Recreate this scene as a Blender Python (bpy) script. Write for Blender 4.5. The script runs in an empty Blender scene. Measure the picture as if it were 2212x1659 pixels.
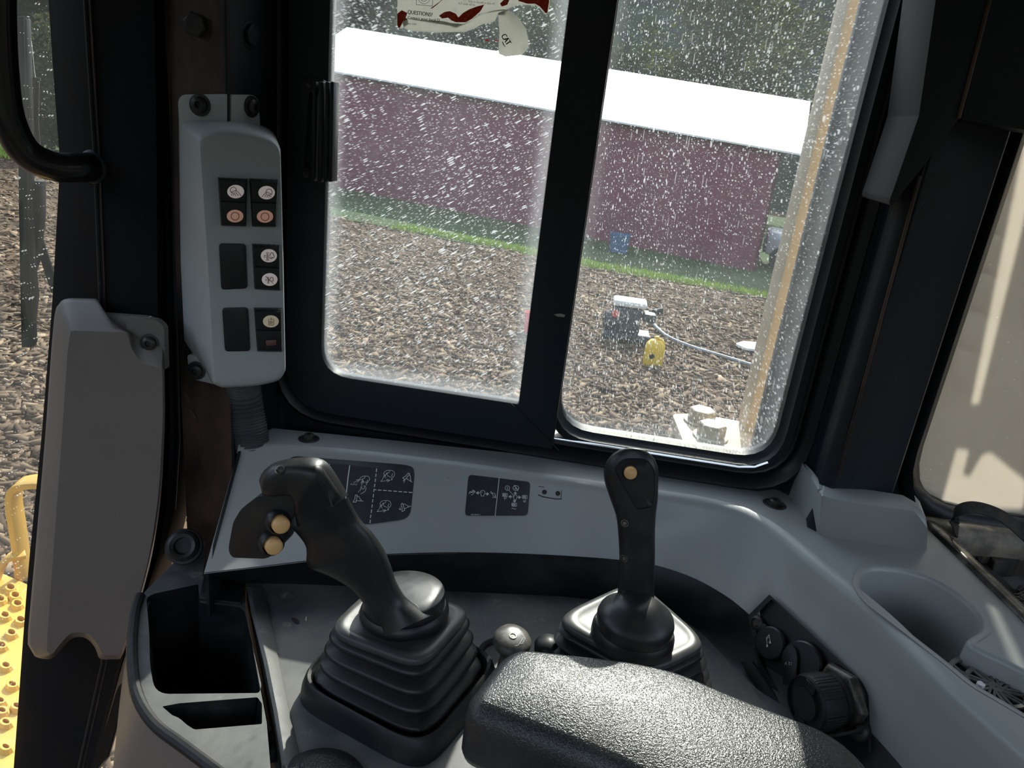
import bpy, bmesh, math, random
import numpy as np
from mathutils import Vector as V, Matrix
from mathutils.bvhtree import BVHTree
from mathutils.geometry import tessellate_polygon, delaunay_2d_cdt
random.seed(7); RNG = np.random.default_rng(7)
SC = bpy.context.scene
COL = SC.collection

# ------------------------------------------------------------------ camera
F, CX, CY = 1600.0, 1106.0, 829.5
CAM = V((0, 0, 1.25))
_n = V((580 - CX, -(5200 - CY), -F)).normalized()
_z = -_n
_f = V((0, 0, -1)); _f = (_f - _f.dot(_z) * _z).normalized()
_r = _f.cross(_z)
_a = math.radians(-5)
_X = math.cos(_a) * _r + math.sin(_a) * _f
_Y = -math.sin(_a) * _r + math.cos(_a) * _f
ROT = Matrix((_X, _Y, _z))
cd = bpy.data.cameras.new('camera'); cam = bpy.data.objects.new('camera', cd); COL.objects.link(cam)
cd.sensor_width = 36; cd.lens = F / 2212 * 36; cd.clip_start = 0.02; cd.clip_end = 500
m4 = ROT.to_4x4(); m4.translation = CAM; cam.matrix_world = m4
SC.camera = cam

# ------------------------------------------------------------------ light
SUN = V((0.10, 0.80, 0.595)).normalized()
w = bpy.data.worlds.new('world'); SC.world = w; w.use_nodes = True
nt = w.node_tree; bg = nt.nodes['Background']
sky = nt.nodes.new('ShaderNodeTexSky'); sky.sky_type = 'NISHITA'; sky.sun_disc = False
sky.sun_elevation = math.asin(SUN.z); sky.sun_rotation = math.atan2(SUN.x, SUN.y)
sky.air_density = 1.2; sky.dust_density = 1.0; sky.altitude = 100
hs = nt.nodes.new('ShaderNodeHueSaturation'); hs.inputs['Saturation'].default_value = .55   # camera white balance
nt.links.new(sky.outputs[0], hs.inputs['Color']); nt.links.new(hs.outputs[0], bg.inputs[0]); bg.inputs[1].default_value = 0.47
sl = bpy.data.lights.new('sun', 'SUN'); so = bpy.data.objects.new('sun', sl); COL.objects.link(so)
sl.energy = 7.0; sl.angle = math.radians(0.6); sl.color = (1.0, 0.94, 0.84)
so.rotation_euler = SUN.to_track_quat('Z', 'Y').to_euler(); so.location = (0, 6, 8)
vs = SC.view_settings
vs.view_transform = 'Standard'; vs.look = 'None'; vs.exposure = 0.0; vs.gamma = 1.0; vs.use_curve_mapping = False
SC.cycles.max_bounces = 8; SC.cycles.transparent_max_bounces = 12

# ------------------------------------------------------------------ projection helpers
def ray(px, py):
    return (ROT @ V((px - CX, -(py - CY), -F))).normalized()
def U(px, py, x=None, y=None, z=None, pl=None, d=None):
    r = ray(px, py)
    if d is not None: return CAM + r * d
    if x is not None: return CAM + r * ((x - CAM.x) / r.x)
    if y is not None: return CAM + r * ((y - CAM.y) / r.y)
    if z is not None: return CAM + r * ((z - CAM.z) / r.z)
    p, n = pl
    return CAM + r * ((p - CAM).dot(n) / r.dot(n))
def UL(pts, **k): return [U(p[0], p[1], **k) for p in pts]
def px_m(p):   # metres per pixel at a point
    return (p - CAM).dot(ray(CX, CY)) / F
def rp(pts, r=8, n=4):   # round the corners of a 2-D polygon
    out = []; N = len(pts)
    for i in range(N):
        a, b, c = V(pts[i - 1][:2]), V(pts[i][:2]), V(pts[(i + 1) % N][:2])
        rr = pts[i][2] if len(pts[i]) > 2 else r
        d1, d2 = a - b, c - b
        k1 = min(rr, d1.length * .48); k2 = min(rr, d2.length * .48)
        if rr <= 0 or d1.length < 1e-9 or d2.length < 1e-9: out.append(tuple(b)); continue
        s, e = b + d1.normalized() * k1, b + d2.normalized() * k2
        for j in range(n + 1):
            t = j / n
            out.append(tuple((1 - t) ** 2 * s + 2 * t * (1 - t) * b + t * t * e))
    return out
def crv(pts, n=8):   # Catmull-Rom through points (any dimension), open
    P = [V(p) for p in pts]; out = []
    for i in range(len(P) - 1):
        p0 = P[i - 1] if i else P[0] * 2 - P[1]
        p1, p2 = P[i], P[i + 1]
        p3 = P[i + 2] if i + 2 < len(P) else p2 * 2 - p1
        for j in range(n):
            t = j / n
            out.append(.5 * (2 * p1 + (p2 - p0) * t + (2 * p0 - 5 * p1 + 4 * p2 - p3) * t * t + (3 * p1 - p0 - 3 * p2 + p3) * t ** 3))
    out.append(P[-1]); return out
def inset(poly, d):   # inset a CCW or CW polygon of 3-D points in XY
    N = len(poly)
    area = sum(poly[i].x * poly[(i + 1) % N].y - poly[(i + 1) % N].x * poly[i].y for i in range(N))
    s = 1 if area > 0 else -1; out = []
    for i in range(N):
        a, b, c = poly[i - 1], poly[i], poly[(i + 1) % N]
        e1 = (b - a).to_2d(); e2 = (c - b).to_2d()
        if e1.length < 1e-9: e1 = e2
        if e2.length < 1e-9: e2 = e1
        t = e1.normalized() + e2.normalized()
        if t.length < 1e-6: t = e1
        t.normalize()
        out.append(V((b.x - t.y * d * s, b.y + t.x * d * s, b.z)))
    return out

# ------------------------------------------------------------------ mesh builder
ORG = {}
class MB:
    def __init__(s): s.v = []; s.f = []
    def add(s, vs, fs):
        o = len(s.v); s.v += [V(p) for p in vs]; s.f += [tuple(i + o for i in f) for f in fs]; return s
    def loft(s, rings, closed=True, cap0=True, cap1=True):
        n = len(rings[0]); vs = [p for r in rings for p in r]; fs = []
        for i in range(len(rings) - 1):
            for j in range(n if closed else n - 1):
                k = (j + 1) % n
                fs.append((i * n + j, i * n + k, (i + 1) * n + k, (i + 1) * n + j))
        if closed and cap0: fs.append(tuple(range(n))[::-1])
        if closed and cap1: fs.append(tuple((len(rings) - 1) * n + j for j in range(n)))
        return s.add(vs, fs)
    def slab(s, pts, vec):
        vec = V(vec); return s.loft([[V(p) for p in pts], [V(p) + vec for p in pts]])
    def poly(s, loops, vec=None):   # polygon with holes, extruded by vec
        loops = [[V(p) for p in l] for l in loops]
        flat = [p for l in loops for p in l]; n = len(flat)
        tri = [tuple(t) for t in tessellate_polygon(loops)]
        if vec is None: return s.add(flat, tri)
        vec = V(vec); fs = list(tri) + [tuple(i + n for i in t[::-1]) for t in tri]; o = 0
        for l in loops:
            for j in range(len(l)):
                a, b = o + j, o + (j + 1) % len(l); fs.append((a, b, b + n, a + n))
            o += len(l)
        return s.add(flat + [p + vec for p in flat], fs)
    def lathe(s, prof, c, ax=(0, 0, 1), seg=24, cap0=True, cap1=True, mod=None):
        ax = V(ax).normalized(); u = ax.orthogonal().normalized(); w_ = ax.cross(u); rings = []
        for r, h in prof:
            ring = []
            for j in range(seg):
                t = 2 * math.pi * j / seg; q = r * (mod(t, h) if mod else 1)
                ring.append(V(c) + ax * h + (u * math.cos(t) + w_ * math.sin(t)) * q)
            rings.append(ring)
        return s.loft(rings, True, cap0, cap1)
    def tube(s, path, rad, seg=12, caps=True, flat=1.0, up=None):
        P = [V(p) for p in path]; N = len(P); rings = []; u = None
        for i in range(N):
            t = (P[min(i + 1, N - 1)] - P[max(i - 1, 0)]).normalized()
            if u is None:
                u = V(up) if up else t.orthogonal()
            u = (u - u.dot(t) * t)
            u = u.normalized() if u.length > 1e-6 else t.orthogonal().normalized()
            b = t.cross(u); r = rad[i] if isinstance(rad, (list, tuple)) else rad
            rings.append([P[i] + u * math.cos(2 * math.pi * j / seg) * r + b * math.sin(2 * math.pi * j / seg) * r * flat for j in range(seg)])
        return s.loft(rings, True, caps, caps)
    def ribbon(s, path, nor, wd, th):   # flat strap: width along nor x tangent
        P = [V(p) for p in path]; rings = []
        for i in range(len(P)):
            t = (P[min(i + 1, len(P) - 1)] - P[max(i - 1, 0)]).normalized()
            b = V(nor).normalized(); b = (b - b.dot(t) * t).normalized(); n = t.cross(b)
            rings.append([P[i] + b * wd / 2 + n * th / 2, P[i] - b * wd / 2 + n * th / 2, P[i] - b * wd / 2 - n * th / 2, P[i] + b * wd / 2 - n * th / 2])
        return s.loft(rings)
    def box(s, c, hx, hy, hz):
        c, hx, hy, hz = V(c), V(hx), V(hy), V(hz)
        return s.loft([[c - hx - hy + k * hz, c + hx - hy + k * hz, c + hx + hy + k * hz, c - hx + hy + k * hz] for k in (-1, 1)])
    def bolt(s, c, n, R):
        return s.lathe([(R, -.002), (R, .0018), (.74 * R, .0022), (.72 * R, .006), (.55 * R, .0078), (.32 * R, .008), (.3 * R, .004), (0.01 * R, .004)], c, n, 18)
    def hexbolt(s, c, n, R, h):
        s.lathe([(R * 1.25, 0), (R * 1.25, h * .15), (R, h * .16)], c, n, 24)
        return s.lathe([(R, h * .15), (R, h * .9), (R * .9, h), (R * .6, h * 1.01)], c, n, 6)
    def grid(s, rows, closed=False):
        return s.loft(rows, closed, False, False)
    def thick(s, rows, vec):   # open grid given thickness vec
        vec = V(vec); n = len(rows[0])
        rings = [list(r) + [p + vec for p in r[::-1]] for r in rows]
        return s.loft(rings)
    def build(s, name, mat, parent=None, smooth=35, bevel=0, seg=2, subd=0):
        me = bpy.data.meshes.new(name); org = ORG.get(parent.name) if parent else None
        if org is None:
            lo = V((min(p.x for p in s.v), min(p.y for p in s.v), min(p.z for p in s.v)))
            hi = V((max(p.x for p in s.v), max(p.y for p in s.v), max(p.z for p in s.v)))
            org = (lo + hi) / 2; org.z = lo.z
        bm = bmesh.new(); vv = [bm.verts.new(p - org) for p in s.v]
        for f in s.f:
            try: bm.faces.new([vv[i] for i in f])
            except ValueError: pass
        bmesh.ops.remove_doubles(bm, verts=bm.verts, dist=1e-6)
        bmesh.ops.recalc_face_normals(bm, faces=bm.faces)
        if bevel:
            ed = [e for e in bm.edges if len(e.link_faces) == 2 and e.calc_face_angle(0) > math.radians(28)]
            bmesh.ops.bevel(bm, geom=ed, offset=bevel, segments=seg, affect='EDGES', profile=.5, clamp_overlap=True)
        bm.to_mesh(me); bm.free()
        if smooth:
            me.polygons.foreach_set('use_smooth', [True] * len(me.polygons))
            me.set_sharp_from_angle(angle=math.radians(smooth))
        me.materials.append(mat)
        o = bpy.data.objects.new(name, me); COL.objects.link(o); ORG[o.name] = org
        if parent: o.parent = parent
        else: o.location = org
        if subd:
            md = o.modifiers.new('subdivision', 'SUBSURF'); md.levels = subd; md.render_levels = subd
        return o
def tag(o, label=None, cat=None, group=None, kind=None):
    if label: o['label'] = label
    if cat: o['category'] = cat
    if group: o['group'] = group
    if kind: o['kind'] = kind
    return o
def thing(name, loc, label=None, cat=None, group=None, kind=None):
    o = bpy.data.objects.new(name, None); COL.objects.link(o); o.location = loc; o.empty_display_size = .05
    ORG[o.name] = V(loc); return tag(o, label, cat, group, kind)
def bvh(*mbs):
    vs_, fs_ = [], []
    for m in mbs:
        o = len(vs_); vs_ += [tuple(p) for p in m.v]; fs_ += [tuple(i + o for i in f) for f in m.f]
    return BVHTree.FromPolygons(vs_, fs_)
def hit(tree, px, py):
    p, n, i, d = tree.ray_cast(CAM + ray(px, py) * .05, ray(px, py))
    if p is None: return None, None
    if n.dot(ray(px, py)) > 0: n = -n
    return p, n
def print_on(m, proj, lines, wpx=1.6, off=.0006, th=.0):
    """flat print: pixel polylines laid onto a real surface"""
    for ln in lines:
        wd = wpx; pts = ln
        if isinstance(ln, tuple) and not isinstance(ln[0], (tuple, list)): continue
        if isinstance(ln, dict): wd = ln['w']; pts = ln['p']
        for a, b in zip(pts[:-1], pts[1:]):
            d = V((b[0] - a[0], b[1] - a[1]))
            if d.length < 1e-6: continue
            d.normalize(); q = V((-d.y, d.x)) * wd / 2; e = d * wd * .25
            c = [(a[0] - e.x + q.x, a[1] - e.y + q.y), (b[0] + e.x + q.x, b[1] + e.y + q.y), (b[0] + e.x - q.x, b[1] + e.y - q.y), (a[0] - e.x - q.x, a[1] - e.y - q.y)]
            P = [proj(*k) for k in c]
            if any(p is None for p in P): continue
            m.add([p + (CAM - p).normalized() * off for p in P], [(0, 1, 2, 3)])
def ell(cx, cy, rx, ry, n=18, a0=0, a1=360):
    return [(cx + rx * math.cos(math.radians(a0 + (a1 - a0) * i / n)), cy + ry * math.sin(math.radians(a0 + (a1 - a0) * i / n))) for i in range(n + 1)]
def text_mesh(body, size=1.0):
    c = bpy.data.curves.new('lettering', 'FONT'); c.body = body; c.size = size; c.resolution_u = 3
    o = bpy.data.objects.new('lettering', c); COL.objects.link(o)
    dg = bpy.context.evaluated_depsgraph_get(); me = o.evaluated_get(dg).to_mesh()
    vs_ = [v.co.copy() for v in me.vertices]; fs_ = [tuple(p.vertices) for p in me.polygons]
    o.evaluated_get(dg).to_mesh_clear(); bpy.data.objects.remove(o); bpy.data.curves.remove(c)
    return vs_, fs_
def text_on(m, proj, body, x, y, size, ang=0, sx=1.0, off=.0007, slant=0, bold=0):
    vs_, fs_ = text_mesh(body); a = math.radians(ang)
    for dx in ([0] if not bold else [0, bold]):
        P = []
        for v in vs_:
            u, t = v.x * size * sx + v.y * size * slant + dx, -v.y * size
            P.append(proj(x + u * math.cos(a) - t * math.sin(a), y + u * math.sin(a) + t * math.cos(a)))
        if any(p is None for p in P): return
        m.add([p + (CAM - p).normalized() * off for p in P], fs_)

# ------------------------------------------------------------------ materials
def N(nt, t, **k):
    n = nt.nodes.new(t)
    for a, b in k.items(): setattr(n, a, b)
    return n
def mk(name, col, rough=.5, metal=0, c2=None, ns=8, lo=.45, hi=.65, bump=0, bs=200, bd=.001, vor=False, spec=.5, c3=None, n3=30, l3=.6, h3=.7, rvar=0, stretch=None, emit=None):
    m = bpy.data.materials.new(name); m.use_nodes = True; nt = m.node_tree; b = nt.nodes['Principled BSDF']
    b.inputs['Base Color'].default_value = (*col, 1); b.inputs['Roughness'].default_value = rough
    b.inputs['Metallic'].default_value = metal; b.inputs['Specular IOR Level'].default_value = spec
    tc = N(nt, 'ShaderNodeTexCoord'); src = tc.outputs['Object']
    if stretch:
        mp = N(nt, 'ShaderNodeMapping'); mp.inputs['Scale'].default_value = stretch; nt.links.new(src, mp.inputs[0]); src2 = mp.outputs[0]
    else: src2 = src
    last = None
    def layer(base, c, sc, l, h, det=5):
        nz = N(nt, 'ShaderNodeTexNoise'); nz.inputs['Scale'].default_value = sc; nz.inputs['Detail'].default_value = det; nz.inputs['Roughness'].default_value = .65
        nt.links.new(src2, nz.inputs['Vector'])
        mr = N(nt, 'ShaderNodeMapRange'); mr.inputs[1].default_value = l; mr.inputs[2].default_value = h
        nt.links.new(nz.outputs[0], mr.inputs[0])
        mx = N(nt, 'ShaderNodeMix', data_type='RGBA'); nt.links.new(mr.outputs[0], mx.inputs[0])
        if base is None: mx.inputs[6].default_value = (*col, 1)
        else: nt.links.new(base, mx.inputs[6])
        mx.inputs[7].default_value = (*c, 1); return mx.outputs[2], mr.outputs[0]
    if c2: last, f2 = layer(None, c2, ns, lo, hi)
    if c3: last, f3 = layer(last, c3, n3, l3, h3)
    if last is not None: nt.links.new(last, b.inputs['Base Color'])
    if rvar and c2:
        mr = N(nt, 'ShaderNodeMapRange'); mr.inputs[3].default_value = rough; mr.inputs[4].default_value = min(1, rough + rvar)
        nt.links.new(f2, mr.inputs[0]); nt.links.new(mr.outputs[0], b.inputs['Roughness'])
    if bump:
        if vor:
            t = N(nt, 'ShaderNodeTexVoronoi'); t.feature = 'SMOOTH_F1'; t.inputs['Scale'].default_value = bs
            nz = N(nt, 'ShaderNodeTexNoise'); nz.inputs['Scale'].default_value = bs * .6; nt.links.new(src, nz.inputs['Vector'])
            ad = N(nt, 'ShaderNodeVectorMath', operation='MULTIPLY_ADD'); ad.inputs[1].default_value = (.006,) * 3
            nt.links.new(nz.outputs[1], ad.inputs[0]); nt.links.new(src, ad.inputs[2]); nt.links.new(ad.outputs[0], t.inputs['Vector'])
        else:
            t = N(nt, 'ShaderNodeTexNoise'); t.inputs['Scale'].default_value = bs; t.inputs['Detail'].default_value = 3
            nt.links.new(src, t.inputs['Vector'])
        bp = N(nt, 'ShaderNodeBump'); bp.inputs['Strength'].default_value = bump; bp.inputs['Distance'].default_value = bd
        nt.links.new(t.outputs[0], bp.inputs['Height']); nt.links.new(bp.outputs[0], b.inputs['Normal'])
    if emit: b.inputs['Emission Color'].default_value = (*emit[0], 1); b.inputs['Emission Strength'].default_value = emit[1]
    return m
def glass(name, layers, haze=.06, hz_var=.05, tint=(.95, .98, .97), refl=.05, dirt=(.82, .84, .82), edge=0):
    """dusty pane: clear glass mixed with a film and spatter of dried dust; layers = (angle, sx, sy, rmax, density)"""
    m = bpy.data.materials.new(name); m.use_nodes = True; nt = m.node_tree; nt.nodes.clear(); L = nt.links.new
    out = N(nt, 'ShaderNodeOutputMaterial'); tr = N(nt, 'ShaderNodeBsdfTransparent'); tr.inputs[0].default_value = (*tint, 1)
    gl = N(nt, 'ShaderNodeBsdfGlossy'); gl.inputs['Roughness'].default_value = .02
    g = N(nt, 'ShaderNodeMixShader'); g.inputs[0].default_value = refl; L(tr.outputs[0], g.inputs[1]); L(gl.outputs[0], g.inputs[2])
    df = N(nt, 'ShaderNodeBsdfDiffuse'); df.inputs[0].default_value = (*dirt, 1)
    tl = N(nt, 'ShaderNodeBsdfTranslucent'); tl.inputs[0].default_value = (*dirt, 1)
    d = N(nt, 'ShaderNodeMixShader'); d.inputs[0].default_value = .6; L(df.outputs[0], d.inputs[1]); L(tl.outputs[0], d.inputs[2])
    tc = N(nt, 'ShaderNodeTexCoord')
    def math_(op, a, b=None):
        n = N(nt, 'ShaderNodeMath', operation=op)
        for i, q in enumerate((a, b)):
            if q is None: continue
            if isinstance(q, (int, float)): n.inputs[i].default_value = q
            else: L(q, n.inputs[i])
        return n.outputs[0]
    def dot(v):
        n = N(nt, 'ShaderNodeVectorMath', operation='DOT_PRODUCT'); L(tc.outputs['Object'], n.inputs[0]); n.inputs[1].default_value = v; return n.outputs['Value']
    nz = N(nt, 'ShaderNodeTexNoise'); nz.inputs['Scale'].default_value = 9; nz.inputs['Detail'].default_value = 6; L(tc.outputs['Object'], nz.inputs['Vector'])
    nb = N(nt, 'ShaderNodeTexNoise'); nb.inputs['Scale'].default_value = 5; nb.inputs['Detail'].default_value = 2; L(tc.outputs['Object'], nb.inputs['Vector'])
    total = math_('MULTIPLY_ADD', nz.outputs[0], hz_var * 2)
    nt.nodes[-1].inputs[2].default_value = haze - hz_var
    if edge:   # dust gathered along the rim of the pane
        sg = N(nt, 'ShaderNodeSeparateXYZ'); L(tc.outputs['Generated'], sg.inputs[0])
        dx = math_('MINIMUM', sg.outputs[0], math_('SUBTRACT', 1.0, sg.outputs[0])); dd = math_('MINIMUM', dx, math_('MULTIPLY', sg.outputs[2], 2.2))
        mr = N(nt, 'ShaderNodeMapRange'); mr.interpolation_type = 'SMOOTHERSTEP'; mr.inputs[1].default_value = .015; mr.inputs[2].default_value = .11; mr.inputs[3].default_value = edge; mr.inputs[4].default_value = 0; L(dd, mr.inputs[0])
        total = math_('ADD', total, math_('MULTIPLY', mr.outputs[0], math_('ADD', nz.outputs[0], .4)))
    for ang, sx, sy, rmax, dens, amt in layers:
        a = math.radians(ang); u = dot((math.cos(a) * sx, 0, math.sin(a) * sx)); v = dot((-math.sin(a) * sy, 0, math.cos(a) * sy))
        cb = N(nt, 'ShaderNodeCombineXYZ'); L(u, cb.inputs[0]); L(v, cb.inputs[1])
        vo = N(nt, 'ShaderNodeTexVoronoi'); vo.voronoi_dimensions = '2D'; vo.inputs['Scale'].default_value = 1; L(cb.outputs[0], vo.inputs['Vector'])
        sp = N(nt, 'ShaderNodeSeparateColor'); L(vo.outputs['Color'], sp.inputs[0])
        # a share of the cells carry a spot, larger where the broad noise is high
        on = math_('LESS_THAN', sp.outputs[0], dens)
        rad = math_('MULTIPLY', math_('MULTIPLY', sp.outputs[1], rmax), math_('MULTIPLY', nb.outputs[0], 2.0))
        s = math_('LESS_THAN', vo.outputs['Distance'], rad)
        total = math_('MAXIMUM', total, math_('MULTIPLY', math_('MULTIPLY', s, on), amt))
    total = math_('MINIMUM', total, 1.0)
    f = N(nt, 'ShaderNodeMixShader'); L(total, f.inputs[0]); L(g.outputs[0], f.inputs[1]); L(d.outputs[0], f.inputs[2]); L(f.outputs[0], out.inputs[0])
    return m
BLK = mk('black plastic', (.009, .011, .013), .42, spec=.4, c2=(.02, .02, .02), ns=14, bump=.15, bs=500, bd=.0005, rvar=.2)
BLK2 = mk('black grip rubber', (.016, .017, .019), .36, c2=(.034, .031, .026), ns=18, lo=.5, hi=.75, bump=.12, bs=900, bd=.0004, rvar=.15)
RUB = mk('black bellows rubber', (.012, .013, .015), .42, c2=(.035, .033, .03), ns=16, lo=.5, hi=.8, bump=.1, bs=600, bd=.0004)
SEAL = mk('window seal rubber', (.007, .009, .011), .4, spec=.4, c2=(.016, .015, .014), ns=12, lo=.5, hi=.8)
STEEL = mk('black painted steel', (.013, .019, .026), .45, spec=.24, c2=(.018, .019, .021), ns=6, bump=.05, bs=300, bd=.0004, c3=(.07, .055, .045), n3=40, l3=.68, h3=.74)
RUST = mk('worn brown primer steel', (.014, .013, .014), .42, spec=.25, c2=(.12, .078, .058), ns=6, lo=.42, hi=.66, bump=.06, bs=300, bd=.0004, stretch=(1, 1, .5))
GREY = mk('grey moulded plastic', (.29, .312, .315), .40, spec=.8, c2=(.315, .32, .305), ns=5, lo=.4, hi=.75, bump=.12, bs=700, bd=.0004, c3=(.11, .10, .085), n3=22, l3=.7, h3=.82)
GREYH = mk('grey switch housing plastic', (.40, .43, .44), .5, c2=(.43, .44, .43), ns=5, lo=.4, hi=.75, bump=.12, bs=700, bd=.0004)  # GREY made paler to stand in for weak fill light on the housing
MATTE = mk('matte black post paint', (.010, .012, .015), .7, spec=.05, c2=(.016, .014, .013), ns=6)
GREYD = mk('brownish grey moulded plastic', (.155, .142, .132), .5, c2=(.175, .158, .145), ns=5, bump=.12, bs=700, bd=.0004, c3=(.06, .05, .045), n3=25, l3=.72, h3=.8)
FLOORM = mk('dusty black tray plastic', (.05, .057, .06), .58, spec=1.0, c2=(.16, .16, .145), ns=9, lo=.42, hi=.72, bump=.1, bs=400, bd=.0005, c3=(.28, .26, .21), n3=28, l3=.6, h3=.75, rvar=.2)
LEATH = mk('black grained leather', (.02, .022, .025), .29, c2=(.035, .035, .035), ns=12, bump=.55, bs=620, bd=.0009, vor=True, spec=.6)
PRINT = mk('white decal print', (.55, .58, .58), .6)
DECAL = mk('black decal film', (.018, .022, .028), .45, c2=(.028, .03, .034), ns=60)
INK = mk('black ink', (.02, .012, .012), .6)
LENS = mk('white switch lens', (.8, .72, .7), .35, emit=((1, .86, .82), .16))  # glow added to brighten the switch lenses; a backlight is assumed
LENSO = mk('amber lit switch lens', (.8, .55, .45), .35, emit=((1, .42, .25), .12))
TAN = mk('tan button plastic', (.85, .50, .20), .35, c2=(.78, .46, .2), ns=40)
CHIPM = None
DARKR = mk('dark red indicator', (.16, .07, .06), .4)
BRIGHT = mk('bright sill metal', (.7, .7, .68), .22, 1)
CHROME = mk('worn screw steel', (.35, .35, .34), .35, 1, c2=(.2, .19, .17), ns=60)
DKBOLT = mk('dark bolt steel', (.03, .032, .035), .4, .4, c2=(.07, .06, .05), ns=60)
WEB = mk('frayed black webbing', (.022, .02, .018), .8, c2=(.06, .05, .042), ns=30, bump=.6, bs=700, bd=.001)
YEL = mk('yellow machine paint', (.68, .40, .07), .45, c2=(.6, .36, .1), ns=5, c3=(.1, .07, .04), n3=40, l3=.66, h3=.72)
CREAM = mk('dusty cream machine paint', (.52, .43, .31), .55, spec=.3, c2=(.45, .37, .26), ns=6, c3=(.3, .24, .16), n3=60, l3=.68, h3=.74)
MAROON = mk('maroon painted siding', (.20, .036, .075), .6, c2=(.17, .034, .07), ns=1, lo=.4, hi=.7)
ROOFM = mk('galvanised roof sheet', (.85, .86, .88), .45, .6)
DUSTR = mk('dusty bellows top', (.05, .052, .054), .42, c2=(.10, .095, .085), ns=14, lo=.45, hi=.75, bump=.1, bs=600, bd=.0004)
GRASS = mk('sunlit grass', (.34, .46, .05), .7, c2=(.24, .36, .05), ns=6)  # green brightened to look sunlit against the dark lawn
BARK = mk('bark', (.06, .045, .03), .9)
PATCHM = None

G_LEFT = glass('spattered left pane', [(32, 75, 400, .34, .26, .42), (32, 190, 700, .32, .30, .34), (0, 260, 260, .22, .25, .3), (0, 560, 560, .3, .3, .2)], .03, .02, dirt=(.76, .82, .86), edge=.13)
G_RIGHT = glass('dripped right pane', [(3, 230, 75, .26, .10, .42), (3, 460, 180, .32, .22, .36), (1, 620, 40, .3, .10, .22), (0, 240, 240, .25, .25, .36), (0, 560, 560, .3, .35, .22)], .028, .02, dirt=(.76, .82, .86), edge=.05)
G_FRONT = glass('front screen glass', [(0, 190, 190, .22, .08, .4), (30, 90, 200, .25, .08, .35)], .016, .01, refl=.02)
G_REAR = glass('dusty rear pane', [(0, 160, 160, .2, .03, .6)], .34, .08, dirt=(.86, .78, .66))

# ================================================================== SETTING
def strip_px(rows, back, name, mat, parent=None, **k):
    """rows of (px,py,Y) -> open sheet with thickness towards +Y"""
    m = MB(); m.thick([[U(p[0], p[1], y=p[2]) for p in r] for r in rows], (0, back, 0)); return m.build(name, mat, parent, **k)
def rrect(x0, z0, x1, z1, r, y, n=6):
    return [V((p[0], y, p[1])) for p in rp([(x0, z0), (x1, z0), (x1, z1), (x0, z1)], r, n)]
WY = 1.06
# cab floor and ceiling
m = MB(); m.box((.36, .05, -.03), (.89, 0, 0), (0, .98, 0), (0, 0, .03)); floor = tag(m.build('floor', STEEL, smooth=0), kind='structure')
m = MB(); m.box((0, .05, 1.80), (1.25, 0, 0), (0, 1.03, 0), (0, 0, .03)); tag(m.build('ceiling', GREYD, smooth=0), kind='structure')
# wall carrying the sliding window and the corner window
w3x0 = U(1962, 1000, y=WY).x; w3z0 = U(2095, 1098, y=WY).z
m = MB()
outer = [V((-.53, WY, 0)), V((1.25, WY, 0)), V((1.25, WY, 1.77)), V((-.53, WY, 1.77))]
m.poly([outer, rrect(-.455, .765, .352, 1.70, .085, WY), rrect(w3x0, w3z0, w3x0 + .36, 1.70, .10, WY)], (0, .03, 0))
wall = tag(m.build('wall_front', STEEL, smooth=0), kind='structure')
for nm, q in (('wall_left', [V((-1.25, -1.0, 0)), V((-1.25, .6, 0)), V((-1.25, .6, 1.77)), V((-1.25, -1.0, 1.77))]), ('wall_back', [V((-1.25, -1.0, 0)), V((1.25, -1.0, 0)), V((1.25, -1.0, 1.77)), V((-1.25, -1.0, 1.77))]), ('wall_right', [V((1.25, -.98, 0)), V((1.25, 1.03, 0)), V((1.25, 1.03, 1.77)), V((1.25, -.98, 1.77))])):
    c_ = sum(q, V()) / 4; h_ = [V((c_.x + (p.x - c_.x) * .8, c_.y + (p.y - c_.y) * .8, .40 + .5 * (nm == 'wall_left') if p.z < .5 else 1.68)) for p in q]
    m = MB(); m.poly([q, h_], (.03, 0, 0) if nm == 'wall_right' else (-.03, 0, 0) if nm == 'wall_left' else (0, -.03, 0)); tag(m.build(nm, GREYD, smooth=0), kind='structure')
# ---------------- sliding window
win = thing('window_1', (-.05, WY, .765), kind='structure')
def ring_loft(name, specs, mat, parent, n=6, **k):
    """specs: list of (x0,z0,x1,z1,r,y); lofted closed ring profile"""
    m = MB(); rings = [rrect(*s, n=n) for s in specs]; rings.append(rings[0]); m.loft(rings, True, False, False); return m.build(name, mat, parent, **k)
ring_loft('rubber_seal', [(-.468, .752, .366, 1.713, .095, 1.065), (-.466, .754, .364, 1.711, .094, 1.045), (-.458, .762, .356, 1.703, .09, 1.036), (-.448, .772, .346, 1.693, .082, 1.042), (-.443, .777, .341, 1.688, .078, 1.052), (-.438, .782, .336, 1.683, .074, 1.046), (-.430, .790, .328, 1.675, .068, 1.050), (-.428, .792, .326, 1.673, .066, 1.075)], SEAL, win, smooth=50)
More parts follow.
